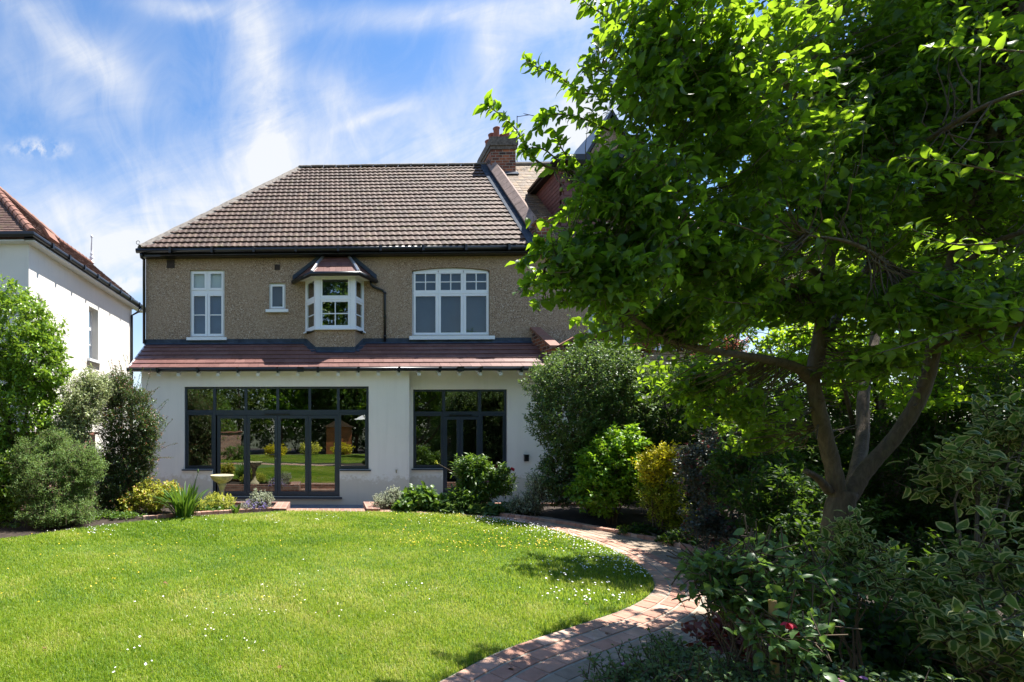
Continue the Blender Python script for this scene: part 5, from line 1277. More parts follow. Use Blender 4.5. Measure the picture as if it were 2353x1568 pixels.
shrub('red_maple_tree', 'small red-leaved maple showing above the evergreens', 'tree', G(1540, 1160),
      [pb(1560, 770, 11.2, .75, .6, .30), pb(1470, 800, 11.2, .4, .4, .2), pb(1650, 800, 11.2, .6, .5, .3)], ML_RED, 640, 8, .055, .03, 40, shell=.8, tl=.2, r0=.04)
tiers = []
rt = random.Random(12)
for i in range(38):
    y = rt.uniform(5.9, 9.2); u = rt.uniform(1730, 2450); v = rt.uniform(470, 930); q = at(u, v, y); tiers.append((q.x, q.y, q.z, rt.uniform(.6, 1.0), rt.uniform(.5, .8), rt.uniform(.12, .22)))
for (u, v, y) in ((1500, 720, 11.0), (1600, 700, 11.0), (1580, 750, 11.0), (1700, 740, 10.6), (1800, 720, 10.0), (1900, 760, 9.5), (1750, 640, 9.4), (2050, 800, 9.5), (2200, 780, 9.5), (2330, 800, 9.2)):
    q = at(u, v, y); tiers.append((q.x, q.y, q.z, .9, .5, .35))
ML_GLOW = mat_leaf('sunlit_leaf', (.06, .15, .012), (.12, .24, .02), (.48, .70, .03), .55, .45, .3)
shrub('garden_tree', 'sunlit bright green tree beyond the apple tree, glowing through its branches', 'tree', tuple(gr(1900, 1230)), tiers, ML_GLOW, 6000, 9, .085, .05, 41, shell=.9, tl=.25, up=.1, r0=.05, nst=16, droop=.1)
shrub('hedge_shrub', 'tall dark hedge at the back right, beyond the glowing tree', 'shrub', (8.0, 11.8, 0), [(7.0, 11.9, 1.6, 1.3, .7, 1.7), (9.2, 11.6, 1.8, 1.5, .7, 2.0), (11.6, 11.0, 2.0, 1.6, .8, 2.2), (13.6, 9.6, 2.0, 1.6, .9, 2.4), (14, 7.5, 2.0, 1.4, 1.2, 2.4)], ML_DARK, 3200, 9, .11, .055, 51, shell=.4, tl=.2, up=.3, detail=0)
# variegated dogwood in front, right
shrub('variegated_dogwood', 'cream-edged dogwood in the right foreground, lit leaves against the dark', 'shrub', G(2250, 1600),
      [pb(2250, 1080, 3.4, .42, .3, .28), pb(2110, 1330, 3.0, .26, .25, .16), pb(2300, 1290, 2.9, .36, .3, .26), pb(2240, 1430, 2.6, .30, .25, .16), pb(2330, 1530, 2.6, .25, .3, .2), pb(2340, 980, 3.6, .3, .3, .26)], ML_DOG, 170, 8, .088, .048, 43, shell=.8, tl=.22, up=.5, lump=.25, r0=.014, nst=16, curl=.35)
shrub('variegated_dogwood', 'small pale cream-edged sprig standing right before the apple trunk', 'shrub', G(1985, 1620),
      [pb(1945, 1235, 2.9, .13, .13, .16), pb(1985, 1300, 2.9, .22, .18, .17), pb(1900, 1330, 2.9, .15, .14, .12)], ML_DOG, 120, 7, .062, .032, 44, shell=.9, tl=.14, up=.9, r0=.008, nst=6, curl=.35)
# fuchsia with its stake
t = shrub('fuchsia_plant', 'arching fuchsia with two hanging crimson flowers, tied to the wooden stake', 'plant', G(1785, 1720),
      [pb(1720, 1290, 2.75, .34, .3, .17), pb(1790, 1360, 2.6, .30, .25, .18), pb(1660, 1340, 2.75, .22, .2, .16), pb(1880, 1330, 2.8, .25, .2, .16), pb(1800, 1450, 2.4, .22, .18, .14), pb(1620, 1300, 2.9, .14, .15, .12)], ML_FUCH, 330, 6, .062, .034, 45, shell=.9, tl=.16, up=.2, droop=.35, r0=.008, nst=26)
rg = np.random.default_rng(9)
for (u, v) in ((1812, 1432), (1832, 1452)):
    p = np.array(at(u, v, 2.35)); d = np.array([[math.cos(a) * .8, math.sin(a) * .8, -.35] for a in np.arange(0, 6.28, .9)]); d2 = np.array([[math.cos(a) * .25, math.sin(a) * .25, -1] for a in np.arange(0, 6.28, .7)])
    P_ = np.tile(p, (len(d) + len(d2), 1)); leaf_mesh('flower', ML_FRED, t, P_, np.concatenate([d, d2]), rg.normal(size=P_.shape) + [0, 0, 1], np.full(len(P_), .034), np.full(len(P_), .016)); b = MB(); b.tube([tuple(p + [0, 0, .05]), tuple(p), tuple(p - [0, 0, .06])], .002, 4); b.build('flower_stalk', M_STEM, t)
sp0, sp1 = gr(1787, 1568 + 130), at(1775, 1420, 2.45); b = MB(); b.tube([at(1790, 1600, 2.45) + Vector((0, 0, -.35)), at(1775, 1380, 2.45)], .016, 10)
tag(b.build('wooden_stake', M_CANE), 'pale wooden stake standing in the foreground bed under the fuchsia', 'stake')
b = MB(); c = at(1783, 1520, 2.45); b.tube([c + Vector((.022 * math.cos(a), .022 * math.sin(a), .001 * a)) for a in np.arange(0, 12.6, .5)], .003, 5); tag(b.build('plant_tie', M_BLACK), 'dark tie wound round the wooden stake', 'plant tie')
# cranesbill foreground
t = shrub('cranesbill_plant', 'grey-green lobed foliage mat in the bottom foreground beside the path', 'plant', G(1530, 1640),
      [pb(1530, 1560, 2.85, .42, .35, .12), pb(1450, 1580, 2.85, .24, .25, .10), pb(1640, 1560, 2.7, .34, .3, .12), pb(1560, 1500, 3.2, .25, .25, .09), pb(1760, 1590, 2.4, .4, .3, .14), pb(2000, 1600, 2.3, .5, .3, .14)], ML_PIT, 1500, 6, .034, .017, 46, shell=.8, tl=.07, up=.8, spread=1.4, r0=.003)
for (u, v, Y) in ((1865, 1507, 2.5), (1984, 1560, 2.3), (1433, 1528, 2.95), (1930, 1566, 2.3)):
    p = np.array(at(u, v, Y)); a = np.arange(5) * 1.257; d = np.stack([np.cos(a), np.sin(a) - .5, np.full(5, .45)], 1); leaf_mesh('flower', ML_PINK, t, np.tile(p, (5, 1)), d, np.tile([0, -.6, 1.], (5, 1)), np.full(5, .017), np.full(5, .014))
shrub('heuchera_plant', 'dark red leaved clump in the shade beside the brick path', 'plant', G(1680, 1500), [pb(1680, 1462, 3.4, .30, .25, .12), pb(1780, 1440, 3.5, .3, .3, .14)], ML_BRONZE, 180, 6, .055, .045, 47, shell=.7, tl=.09, up=.8, r0=.004)
shrub('ivy_plant', 'dark groundcover filling the shade under the dogwood', 'plant', G(2100, 1560), [pb(2000, 1480, 3.6, .9, .8, .28), pb(2250, 1480, 3.3, .9, .8, .3), pb(1850, 1420, 4.1, .6, .6, .2)], ML_DARK, 1500, 7, .06, .035, 48, shell=.7, tl=.1, up=.6)
# shrubs along the far right bed down to the path (fill)
shrub('evergreen_shrub', 'mid green bush in the shade between the rose and the apple trunk', 'shrub', G(1840, 1300),
      [pb(1820, 1060, 7.0, .7, .6, .6), pb(1900, 1180, 6.2, .5, .5, .5)], ML_GREEN, 900, 8, .07, .03, 49, shell=.6, tl=.15, up=.6)

# ================================================================ APPLE TREE
apple = thing('apple_tree', G(1925, 1455), 'large spreading apple tree filling the right foreground, trunk forked low', 'tree')
def limb(px, r, K=28, seed=0):
    """smooth tapered limb through (u, v, distance) measures"""
    pts = [at(*p) if len(p) == 3 else Vector(p[:3]) for p in px]; c = smooth_curve(pts, 8); rg_ = random.Random(seed); n = len(c)
    rr = [r[0] + (r[1] - r[0]) * (i / (n - 1)) for i in range(n)]
    rr = [q * rg_.uniform(.95, 1.06) for q in rr]; return c, rr
limbs = [
    ([(1925, 1475, 4.0), (1935, 1400, 4.0), (1928, 1300, 4.0), (1922, 1200, 4.0), (1940, 1130, 4.0)], (.100, .078)),
    ([(1930, 1170, 4.0), (1915, 1080, 4.0), (1890, 980, 3.98), (1872, 900, 3.95), (1866, 860, 3.95)], (.056, .040)),
    ([(1866, 870, 3.95), (1884, 780, 3.95), (1893, 700, 3.95), (1905, 600, 3.95), (1900, 450, 3.9), (1880, 250, 3.85), (1860, 60, 3.8), (1850, -200, 3.8)], (.048, .018)),
    ([(1870, 880, 3.95), (1830, 845, 3.9), (1760, 826, 3.8), (1690, 815, 3.7), (1600, 800, 3.6), (1520, 775, 3.5), (1440, 720, 3.4)], (.042, .010)),
    ([(1880, 800, 3.95), (1930, 720, 4.1), (1980, 640, 4.3), (2050, 500, 4.5), (2080, 300, 4.6), (2100, 100, 4.7)], (.035, .014)),
    ([(1945, 1150, 4.0), (1990, 1080, 4.0), (2060, 1000, 3.95), (2120, 900, 3.9), (2150, 780, 3.85), (2180, 640, 3.8), (2230, 450, 3.7), (2300, 250, 3.6), (2350, 0, 3.5)], (.055, .022)),
    ([(1950, 1150, 4.2), (1980, 1020, 4.5), (1985, 900, 4.7), (2010, 780, 4.9), (2030, 640, 5.0), (2000, 450, 5.1), (1980, 250, 5.1)], (.050, .020)),
    ([(1905, 1130, 4.0), (1880, 1100, 3.95), (1852, 1083, 3.9)], (.032, .022)),
    ([(2150, 790, 3.85), (2250, 760, 3.6), (2353, 740, 3.4), (2450, 730, 3.3)], (.035, .02)),
    ([(1890, 640, 3.95), (1800, 560, 3.8), (1700, 500, 3.6), (1600, 450, 3.5), (1480, 420, 3.4), (1350, 400, 3.4), (1240, 375, 3.4), (1180, 290, 3.4)], (.026, .004)),
    ([(1895, 500, 3.9), (1780, 380, 3.7), (1650, 280, 3.5), (1500, 200, 3.4), (1380, 160, 3.4)], (.024, .005)),
    ([(1880, 300, 3.85), (1780, 160, 3.6), (1650, 60, 3.5), (1520, 0, 3.4), (1400, -30, 3.3)], (.02, .006)),
    ([(1890, 700, 3.95), (1780, 640, 3.7), (1650, 600, 3.5), (1500, 610, 3.4), (1380, 600, 3.4), (1260, 600, 3.4)], (.024, .004)),
    ([(1905, 600, 3.95), (2000, 420, 3.7), (2120, 330, 3.4), (2250, 250, 3.1), (2380, 200, 2.9)], (.025, .010)),
    ([(2160, 700, 3.85), (2060, 620, 3.6), (1960, 560, 3.3), (1850, 540, 3.1)], (.022, .006)),
    ([(2180, 640, 3.8), (2280, 560, 3.5), (2400, 520, 3.2)], (.025, .012)),
]
LP = []
main = MB(); branches = MB()
for i, (px, r) in enumerate(limbs):
    c, rr = limb(px, r, seed=i)
    if i == 0: rr[0] *= 1.35; rr[1] *= 1.2
    (main if i in (0, 1, 5, 6) else branches).tube(c, rr, 14 if r[0] > .05 else 8)
    for p, q in zip(c, rr): LP.append((p.x, p.y, p.z, q))
main.build('trunk', M_BARK, apple, smooth=True); branches.build('branches', M_BARK, apple, smooth=True)
LPa = np.array(LP); LPa = LPa[LPa[:, 2] > 1.7]
crown = [pb(1650, 300, 3.2, .85, .42, .85), pb(1470, 480, 3.1, .46, .32, .45), pb(1420, 640, 3.1, .36, .32, .28), pb(1560, 120, 3.1, .60, .36, .6), pb(1385, 430, 3.2, .15, .2, .22), pb(2010, 230, 3.9, 1.2, .8, 1.15), pb(1850, 480, 3.6, .7, .4, .4), pb(2280, 330, 3.9, 1.3, .9, 1.2), pb(1320, 600, 3.3, .28, .25, .25), (4.9, 3.8, 5.5, 1.9, .9, .7), pb(1700, 950, 4.2, .4, .4, .16),
         pb(1640, 600, 3.3, .70, .35, .36), pb(1560, 760, 3.6, .42, .3, .13), pb(1800, 700, 3.9, .6, .4, .16), pb(1990, 840, 3.7, .34, .3, .10), pb(1480, 720, 3.7, .45, .4, .16), pb(2100, 700, 3.5, .60, .4, .26), pb(2300, 720, 3.6, .6, .4, .30), (4.95, 6.4, 3.5, 1.2, .8, .6), (6.0, 4.5, 5.0, 1.5, .9, .8), (6.1, 4.2, 5.8, 1.6, .9, .6),
         pb(1600, 880, 4.3, .35, .4, .22), pb(1750, 1000, 4.6, .3, .3, .2)]
rg = np.random.default_rng(77); NT = 5200
T, O = blob_points(crown, NT, .75, 77, .9, .2)
# branch sprays that reach out to the left of the crown
spr = []
def spray(px, n):
    pts = smooth_curve([at(*p) for p in px], 6)
    for k in range(n):
        s = (k + .5) / n; i = min(int(s * (len(pts) - 1)), len(pts) - 2); p = pts[i].lerp(pts[i + 1], s * (len(pts) - 1) - i); d = (pts[i + 1] - pts[i]).normalized(); spr.append((tuple(p), tuple(d), s))
    return pts
SP = [([(1330, 400, 3.4), (1240, 375, 3.4), (1205, 325, 3.4), (1170, 280, 3.4), (1130, 250, 3.4), (1118, 240, 3.4)], 34), ([(1400, 220, 3.4), (1330, 210, 3.4), (1280, 172, 3.4), (1235, 155, 3.4), (1208, 140, 3.4)], 30),
      ([(1420, 60, 3.4), (1380, 30, 3.4), (1350, 10, 3.4), (1320, -20, 3.4)], 20), ([(1450, 140, 3.4), (1400, 95, 3.4), (1370, 70, 3.4)], 16), ([(1400, 300, 3.4), (1330, 270, 3.4), (1260, 265, 3.4), (1235, 300, 3.4)], 26),
      ([(1420, 520, 3.4), (1350, 560, 3.4), (1280, 580, 3.4), (1215, 590, 3.4), (1190, 610, 3.4)], 30), ([(1400, 560, 3.4), (1320, 560, 3.4), (1250, 565, 3.4), (1230, 560, 3.4)], 24), ([(1430, 640, 3.4), (1350, 640, 3.4), (1260, 650, 3.4), (1205, 660, 3.4)], 26),
      ([(1450, 700, 3.4), (1370, 700, 3.4), (1290, 690, 3.4), (1235, 690, 3.4)], 22), ([(1450, 730, 3.4), (1400, 760, 3.4), (1350, 770, 3.4), (1330, 790, 3.4)], 16), ([(1380, 460, 3.4), (1330, 480, 3.4), (1290, 500, 3.4)], 16),
      ([(1330, 420, 3.4), (1260, 350, 3.4), (1220, 340, 3.4), (1200, 350, 3.4)], 12), ([(1330, 400, 3.4), (1290, 340, 3.4), (1275, 300, 3.4)], 14),
      ([(2400, 420, 2.8), (2270, 390, 2.8), (2160, 370, 2.85), (2060, 360, 2.9)], 26), ([(2300, 560, 2.6), (2180, 560, 2.6), (2080, 520, 2.7)], 14), ([(1800, 560, 2.9), (1700, 520, 2.9), (1620, 500, 3.0)], 16), ([(2353, 120, 2.7), (2230, 110, 2.8), (2120, 110, 2.9)], 16),
      ([(2200, 760, 3.0), (2060, 800, 3.0), (1960, 830, 3.0)], 18), ([(1750, 700, 3.3), (1640, 690, 3.2), (1560, 660, 3.2)], 16)]
bs = MB()
for px, n in SP: c = spray(px, int(n * (1.4 if px[0][2] > 3.1 else .8))); bs.tube(c, [.006 - .004 * i / len(c) for i in range(len(c))], 5)
bs.build('twigs', M_BARK, apple, smooth=True)
per = 15
n = len(T); ax = unit(O * .7 + np.array([0, 0, -.10]) + rg.normal(size=(n, 3)) * .6); ln = rg.uniform(.14, .34, n)
s = np.linspace(0, 1, per)[None] * ln[:, None]
P = T[:, None] - ax[:, None] * s[..., None] + rg.normal(size=(n, per, 3)) * .018
a = unit(np.cross(ax, np.array([.1, .2, 1.]))); bb_ = np.cross(ax, a); th = rg.uniform(0, 6.28, (n, 1)) + np.arange(per)[None] * 2.4
D = unit(ax[:, None] * .55 + (a[:, None] * np.cos(th)[..., None] + bb_[:, None] * np.sin(th)[..., None]) * .9 + np.array([0, 0, -.28]))
P = P.reshape(-1, 3); D = D.reshape(-1, 3); tw_r = np.repeat(rg.random(n), per)
sP = np.array([q[0] for q in spr]); sD = np.array([q[1] for q in spr]); m = len(sP)
sP2 = np.concatenate([sP, sP + rg.normal(size=sP.shape) * .012]); sd = np.concatenate([sD, sD]); side = unit(np.cross(sd, rg.normal(size=sd.shape))); sD2 = unit(sd * .55 + side * .9 + np.array([0, 0, -.15]))
# nothing of the crown nearer than arm's length to the eye point
P = np.concatenate([P, sP2]); D = np.concatenate([D, sD2]); tw_r = np.concatenate([tw_r, rg.uniform(.4, 1, len(sP2))])
Nn = unit(np.array([0, 0, 1.]) * .8 + rg.normal(size=P.shape) * .5); LL = .042 + .052 * rg.random(len(P)) ** 1.3
ok = (P[:, 1] > 1.9)
rr_ = np.clip(.5 * tw_r + .5 * rg.random(len(P)), 0, 1)
leaf_mesh('foliage', ML_APPLE, apple, P[ok], D[ok], Nn[ok], LL[ok], (LL * rg.uniform(.5, .64, len(P)))[ok], rnd=rr_[ok], curl=.4, fold=.3)
# twigs joining each leaf cluster to the nearest limb
tb_ = T - ax * (ln * 1.0)[:, None]
idx = np.array([np.argmin(((LPa[:, :3] - q) ** 2).sum(1)) for q in tb_]); lp = LPa[idx, :3]; dist = np.linalg.norm(lp - tb_, axis=1)
tgt = np.where((dist > .55)[:, None], tb_ + (lp - tb_) * (.55 / np.maximum(dist, .01))[:, None], lp)
K = 5; q = np.linspace(0, 1, K)[None, :, None]; mid = tb_[:, None] * (1 - q) + tgt[:, None] * q; mid[..., 2] -= .05 * np.sin(q[..., 0] * 3.14); mid += rg.normal(size=mid.shape) * .012
full = np.concatenate([T[:, None], mid], 1); rad = np.concatenate([np.full((n, 1), .0012), np.linspace(.0022, .006, K)[None].repeat(n, 0)], 1)
tubes_mesh('fine_twigs', M_BARK, apple, full, rad, 3)
M_FRUIT = simple('green_fruit', (.16, .24, .04), .4, .3, 20)
cb = MB(); cb.lathe((0, 0, 0), [(0, -.012), (.008, -.010), (.012, -.003), (.012, .004), (.007, .010), (0, .011)], 10); src = None
fr_ = [(1520, 640), (1535, 655), (1500, 300), (1512, 310), (1490, 620), (1560, 380), (1575, 390), (1300, 250), (1580, 560), (1600, 350), (1340, 500), (1240, 640), (1235, 660), (1222, 655), (1245, 655), (1320, 420), (1330, 410), (1290, 435), (1480, 420), (1620, 570), (1460, 510), (1700, 480), (2000, 410), (2240, 190), (1388, 560), (1410, 620), (1440, 400), (1450, 410)]
for i, (u, v) in enumerate(fr_):
    p = at(u, v, 3.25)
    if src is None: src = cb.build('apple_fruit', M_FRUIT, apple, smooth=True); src.location = p - apple.location
    else: o = src.copy(); COL.objects.link(o); o.parent = apple; o.location = p - apple.location

# ================================================================ GRASS AND MEADOW FLOWERS
def mat_grass():
    m, nt, N, L, P, O = newmat('grass_blade'); r = attr(N, 'rnd')
    c = ramp(N, L, r, [(0, (.075, .155, .010)), (.35, (.145, .245, .012)), (.7, (.235, .325, .018)), (.90, (.32, .38, .04)), (1, (.48, .45, .16))])
    t = ramp(N, L, r, [(0, (.25, .44, .02)), (.5, (.44, .58, .035)), (1, (.60, .63, .12))])
    L.new(c, P.inputs['Base Color']); P.inputs['Roughness'].default_value = .5; P.inputs['Specular IOR Level'].default_value = .35
    T = N.new('ShaderNodeBsdfTranslucent'); L.new(t, T.inputs['Color']); X_ = N.new('ShaderNodeMixShader'); X_.inputs[0].default_value = .42
    L.new(P.outputs[0], X_.inputs[1]); L.new(T.outputs[0], X_.inputs[2]); L.new(X_.outputs[0], O.inputs['Surface']); return m
M_GRASS = mat_grass()
def in_poly(p, poly):
    x, y = p[:, 0], p[:, 1]; c = np.zeros(len(p), bool); j = len(poly) - 1
    for i in range(len(poly)):
        xi, yi = poly[i]; xj, yj = poly[j]
        if yi != yj: c ^= ((yi > y) != (yj > y)) & (x < (xj - xi) * (y - yi) / (yj - yi) + xi)
        j = i
    return c
def vnoise(p, s, seed):
    rg_ = np.random.default_rng(seed); out = np.zeros(len(p))
    for k in range(6):
        d = rg_.normal(size=2); d /= np.linalg.norm(d); f = s * rg_.uniform(.5, 2.2); out += np.sin(p @ d * f + rg_.uniform(0, 6.28) + 1.3 * np.sin(p @ d[::-1] * f * .6 + k))
    return out / 6
lawn_poly = np.array([[p.x, p.y] for p in LAWN[::3]])
def grass_points(n, y0, y1, seed):
    rg_ = np.random.default_rng(seed); out = []
    tot = 0
    while tot < n:
        y = rg_.uniform(y0, y1, n); x = (rg_.uniform(-40, 2400, n) - PX) / FPX * y - SY * y * 1.0 - .0
        k = in_poly(np.stack([x, y], 1), lawn_poly); out.append(np.stack([x, y], 1)[k]); tot += k.sum()
        if k.sum() == 0: break
    return np.concatenate(out)[:n]
def blades(name, pts, h, w, seed, mat):
    rg_ = np.random.default_rng(seed); n = len(pts); hh = h * rg_.uniform(.35, 1.45, n)  * (1 + .45 * vnoise(pts, 2.2, 3)); ang = rg_.uniform(0, 6.28, n); ln_ = rg_.uniform(.15, 1.1, n)
    d = np.stack([np.cos(ang), np.sin(ang), np.zeros(n)], 1); sd = np.stack([-np.sin(ang), np.cos(ang), np.zeros(n)], 1); b = np.concatenate([pts, np.full((n, 1), .002)], 1)
    m1 = b + np.array([0, 0, 1.]) * (hh * .55)[:, None] + d * (hh * .22 * ln_)[:, None]; t = b + np.array([0, 0, 1.]) * (hh * (1 - .35 * ln_))[:, None] + d * (hh * .8 * ln_)[:, None]
    ww = (w * rg_.uniform(.7, 1.3, n))[:, None]
    V = np.stack([b - sd * ww, b + sd * ww, m1 - sd * ww * .8, m1 + sd * ww * .8, t], 1).reshape(-1, 3); i = np.arange(n)[:, None] * 5
    F = [i + np.array([[2, 3, 4]]), i + np.array([[0, 1, 3, 2]])]
    r = np.clip(.50 + .55 * vnoise(pts, 1.1, 5) + .35 * vnoise(pts, 4.5, 6) + .2 * vnoise(pts, 14, 8) + rg_.normal(size=n) * .24, 0, 1)
    o = np_mesh(name, V, F, mat, None, {'rnd': np.repeat(r, 5), 'edge': np.zeros(n * 5)}); return o
G1 = grass_points(125000, 2.9, 4.6, 1); G2 = grass_points(130000, 4.6, 7.0, 2); G3 = grass_points(110000, 7.0, 11.5, 3)
pts = np.concatenate([G1, G2, G3]); w_ = np.concatenate([np.full(len(G1), .0019), np.full(len(G2), .0027), np.full(len(G3), .0042)])
o = blades('grass', pts, .042, w_, 4, M_GRASS); o['kind'] = 'stuff'; o['label'] = 'short bright green grass of the lawn'
gp2 = np.stack([RNG.uniform(-6, 5.5, 60000), RNG.uniform(-8, .2, 60000)], 1); o = blades('grass', gp2, .05, np.full(len(gp2), .006), 5, M_GRASS); o['kind'] = 'stuff'; o['label'] = 'grass of the lawn behind the viewer'
# daisies, buttercups, clover
M_PETW = simple('white_petal', (.82, .82, .80), .6, .05, 5); M_PETY = simple('yellow_petal', (.75, .52, .02), .5, .1, 5); M_CLOV = simple('clover_head', (.62, .60, .50), .8, .2, 40)
def flowers(name, label, pts, r, z, mat, cen, seed):
    rg_ = np.random.default_rng(seed); V = []; F = []; n = len(pts)
    for (x, y), q, zz in zip(pts, rg_.uniform(.7, 1.2, n), rg_.uniform(.8, 1.3, n)):
        b_ = len(V); tx, ty = rg_.normal() * .25, -abs(rg_.normal()) * .2; R0 = r * q
        V.append((x, y, z * zz + .004))
        for k in range(8):
            a_ = k * .7854; rr2 = R0 * (1 if k % 2 == 0 else .82); dx, dy = rr2 * math.cos(a_), rr2 * math.sin(a_); V.append((x + dx, y + dy, z * zz + dx * tx + dy * ty * -1))
        for k in range(8): F.append((b_, b_ + 1 + k, b_ + 1 + (k + 1) % 8))
    o = np_mesh(name, np.array(V), [np.array(F)], mat); o['kind'] = 'stuff'; o['label'] = label; return o
def scatter(n, u0, u1, v0, v1, seed, clump=0):
    rg_ = np.random.default_rng(seed); out = []
    while len(out) < n:
        u, v = rg_.uniform(u0, u1), rg_.uniform(v0, v1); p = gr(u, v); k = rg_.integers(1, 4) if clump else 1
        for _ in range(k):
            q = (p.x + rg_.normal() * .09, p.y + rg_.normal() * .09) if clump else (p.x, p.y); out.append(q)
    a_ = np.array(out[:n]); return a_[in_poly(a_, lawn_poly)]
def band(n, seed, w=.35, s0=.05, s1=.40):
    rg_ = np.random.default_rng(seed); m = len(LEDGE); out = []
    for _ in range(n): i = int(rg_.uniform(s0, s1) * m); p = offset_pts(LEDGE[max(0, i - 3):i + 4], -abs(rg_.normal()) * w)[3]; out.append((p.x, p.y))
    a_ = np.array(out); return a_[in_poly(a_, lawn_poly)]
W_all = np.concatenate([band(420, 1, .35, .12, .36), scatter(110, 1250, 1500, 1270, 1390, 2, 1), scatter(70, 60, 300, 1200, 1232, 3, 1), scatter(24, 0, 1400, 1190, 1400, 4), scatter(90, 300, 1150, 1180, 1212, 5, 1), scatter(8, 260, 350, 1470, 1568, 6)])
flowers('daisies', 'scattered small white daisies in the lawn, thickest by the path bend', W_all, .0095, .05, M_PETW, None, 1)
Y_all = np.concatenate([scatter(260, 900, 1330, 1188, 1275, 7, 1), scatter(45, 60, 850, 1215, 1330, 8), scatter(22, 0, 700, 1250, 1400, 9)])
flowers('buttercups', 'scattered yellow buttercups in the lawn', Y_all, .0095, .055, M_PETY, None, 2)
C_all = np.concatenate([scatter(26, 380, 600, 1400, 1500, 10, 1), scatter(34, 560, 1000, 1340, 1430, 11, 1)])
flowers('clover_heads', 'cream clover heads in the middle of the lawn', C_all, .0075, .045, M_CLOV, None, 3)

# dry leaves lying on the lawn and the path
M_DRY = simple('dry_leaf', (.16, .07, .03), .8, .4, 30); src_l = None
for i, (u, v, lab) in enumerate([(375, 1345, 'dry brown leaf lying in the left half of the lawn'), (100, 1500, 'dry brown leaf on the grass nearest the bottom left corner'), (1400, 1460, 'dry brown leaf on the bricks where the path curves up'),
        (640, 1540, 'dry brown leaf on the grass at the bottom centre of the lawn'), (1345, 1395, 'dry brown leaf on the grass just inside the path bend'), (1180, 1545, 'dry brown leaf on the bricks at the bottom end of the path'), (760, 1412, 'dry brown leaf in the middle of the lawn')]):
    p = gr(u, v); z_ = .018 if i in (2, 5) else .03
    if src_l is None:
        V, F, m_, e_ = leaf_arrays(np.zeros((1, 3)), np.array([[1., 0, .1]]), np.array([[0, 0, 1.]]), np.array([.05]), np.array([.032]), curl=.9); o = np_mesh('fallen_leaf', V, F, M_DRY); src_l = o
    else: o = src_l.copy(); COL.objects.link(o)
    o.location = (p.x, p.y, z_); o.rotation_euler = (.2, .1, i * 1.7)
    tag(o, lab, 'leaf', 'fallen leaves')
# ================================================================ THE GARDEN BEHIND THE VIEWER (seen in the panes)
def far_tree(x, y, h, r, mat, seed, label, name='garden_tree'):
    t = thing(name, (x, y, 0), label, 'tree', 'trees at the foot of the garden')
    foliage('crown', mat, t, [(x, y, h * .62, r, r * .8, h * .38), (x + r * .4, y, h * .4, r * .8, r * .7, h * .3), (x - r * .5, y + .3, h * .45, r * .7, r * .6, h * .28)], 900, 12, .16, .10, seed, shell=.5, tl=.4, detail=0)
    if h > 12: foliage('upper_crown', mat, t, [(x, y, h * .55, r, r * .8, h * .42), (x, y, h * .35, r * 1.2, r * .9, h * .3)], 5200, 12, .30, .17, seed + 50, shell=.5, tl=.6, detail=0)
    b = MB(); b.tube([(x, y, -.2), (x + .1, y, h * .3), (x, y + .1, h * .65)], [.16, .12, .05], 8); b.build('trunk', M_BARK, t, smooth=True)
labs = ['dark broad tree', 'tall olive tree', 'bright green tree', 'deep green conifer-like tree', 'wide hedge tree', 'pale green tree', 'tall dark tree', 'bushy mid green tree', 'low olive tree']
for i, (x, y, h, r, mt) in enumerate([(-9.5, -8, 8.5, 2.4, ML_DARK), (-6.6, -10, 9, 2.3, ML_HEDGE), (-3.6, -11, 8, 2.1, ML_LIME), (.3, -13, 18, 4.2, ML_GREEN), (2.0, -11, 8, 2.2, ML_GREEN), (4.8, -11, 8.5, 2.3, ML_HEDGE), (7.6, -10, 9, 2.4, ML_DARK), (9.6, -5, 8, 2.4, ML_GREEN), (-8.2, -3, 6.5, 2.0, ML_HEDGE)]):
    far_tree(x, y, h, r, mt, 200 + i, labs[i] + ' behind the viewer, mirrored in the glass doors')
for i, (x, y, m, nm) in enumerate([(-3.3, -4.5, ML_GOLD, 'golden'), (-1.2, -7.2, ML_ALCH, 'lime yellow'), (.9, -7.8, ML_GOLD, 'bright yellow'), (-5.2, -2.0, ML_GREEN, 'green'), (3.4, -7.6, ML_GREEN, 'rounded green'), (5.6, -4.0, ML_PIT, 'grey-green')]):
    shrub('border_shrub', nm + ' border bush behind the viewer, mirrored in the glass', 'shrub', (x, y, 0), [(x, y, .45, .8, .5, .45)], m, 240, 8, .09, .06, 300 + i, shell=.5, tl=.15, detail=0)
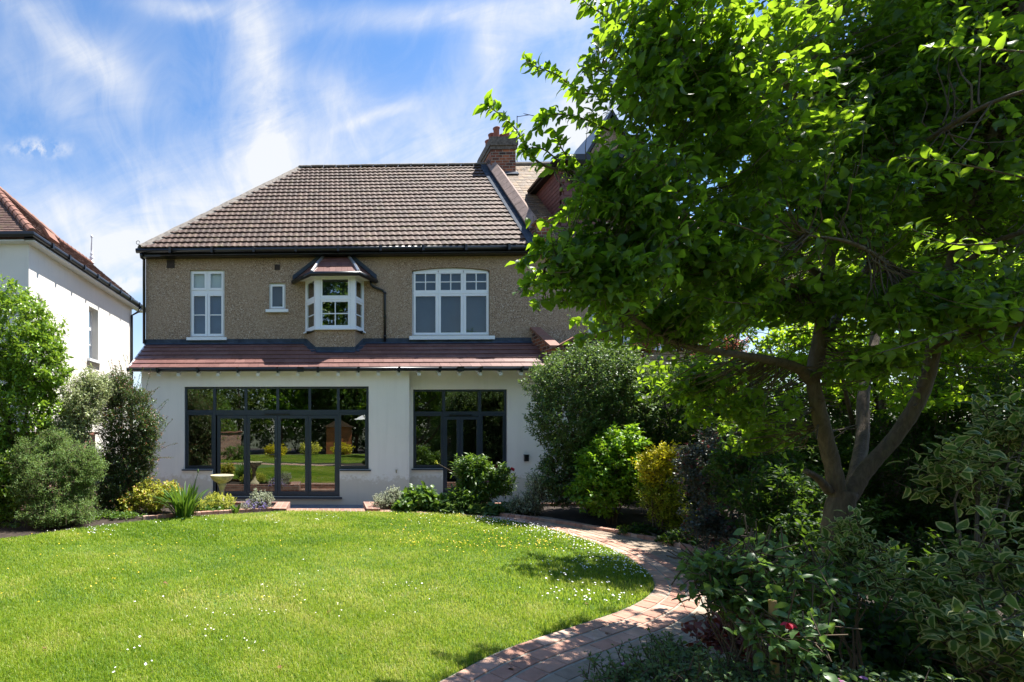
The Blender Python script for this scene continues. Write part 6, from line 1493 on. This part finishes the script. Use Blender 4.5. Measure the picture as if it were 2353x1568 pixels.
for i, (x0, x1, y0) in enumerate([(-13, -6, -13.6), (-6.2, 1, -14.4), (.8, 8, -14.0), (7.8, 14, -12.6)]):
    xm_ = (x0 + x1) / 2; hw = (x1 - x0) / 2
    shrub('tall_hedge', ['far left', 'middle left', 'middle right', 'far right'][i] + ' length of the tall hedge behind the viewer, mirrored in the panes', 'hedge', (xm_, y0, 0), [(xm_ - hw * .5, y0, 2.6, hw * .62, 1.0, 3.4), (xm_ + hw * .5, y0, 2.4, hw * .62, 1.0, 3.2)], (ML_DARK, ML_HEDGE)[i % 2], 1500, 9, .2, .12, 400 + i, shell=.4, tl=.35, detail=0, group='hedges at the foot of the garden')
for i, (x, y0, y1) in enumerate([(-6.9, -9, -1), (-7.0, -1, 5.5), (7.6, -9, -2)]):
    ym_ = (y0 + y1) / 2; hw = (y1 - y0) / 2
    shrub('side_hedge', ['left rear', 'left front', 'right rear'][i] + ' side hedge beside the viewer, mirrored in the glass', 'hedge', (x, ym_, 0), [(x, ym_ - hw * .5, 1.6, .7, hw * .65, 2.0), (x, ym_ + hw * .5, 1.5, .7, hw * .65, 1.8)], ML_GREEN, 1300, 9, .15, .09, 420 + i, shell=.4, tl=.3, detail=0)
M_SHED = simple('orange_timber', (.34, .12, .04), .6, .3, 3)
t = thing('garden_shed', (.6, -9.6, 0), 'orange timber garden shed behind the viewer, mirrored in the glass doors', 'shed')
b = MB(); b.box(-.2, 1.6, -10.2, -9.0, 0, 1.9); b.build('walls', M_SHED, t); b = MB(); b.prism([(-.35, -10.35, 1.9), (1.75, -10.35, 1.9), (.7, -10.35, 2.5)], (0, 1.5, 0)); b.build('roof', M_FENCE, t); b = MB(); b.box(.4, 1.0, -8.99, -8.96, 0, 1.7); b.build('door', M_SHED, t)
M_CANV = simple('white_canvas', (.8, .8, .78), .8, .05, 3)
t = thing('parasol', (2.9, -5.2, 0), 'white garden parasol behind the viewer, mirrored in the upper panes', 'parasol')
b = MB(); b.lathe((2.9, -5.2, 2.35), [(1.35, 0), (.7, .33), (.05, .62), (0, .63)], 8); b.build('canopy', M_CANV, t); b = MB(); b.tube([(2.9, -5.2, 0), (2.9, -5.2, 2.95)], .025, 8); b.build('pole', M_WOODW, t)
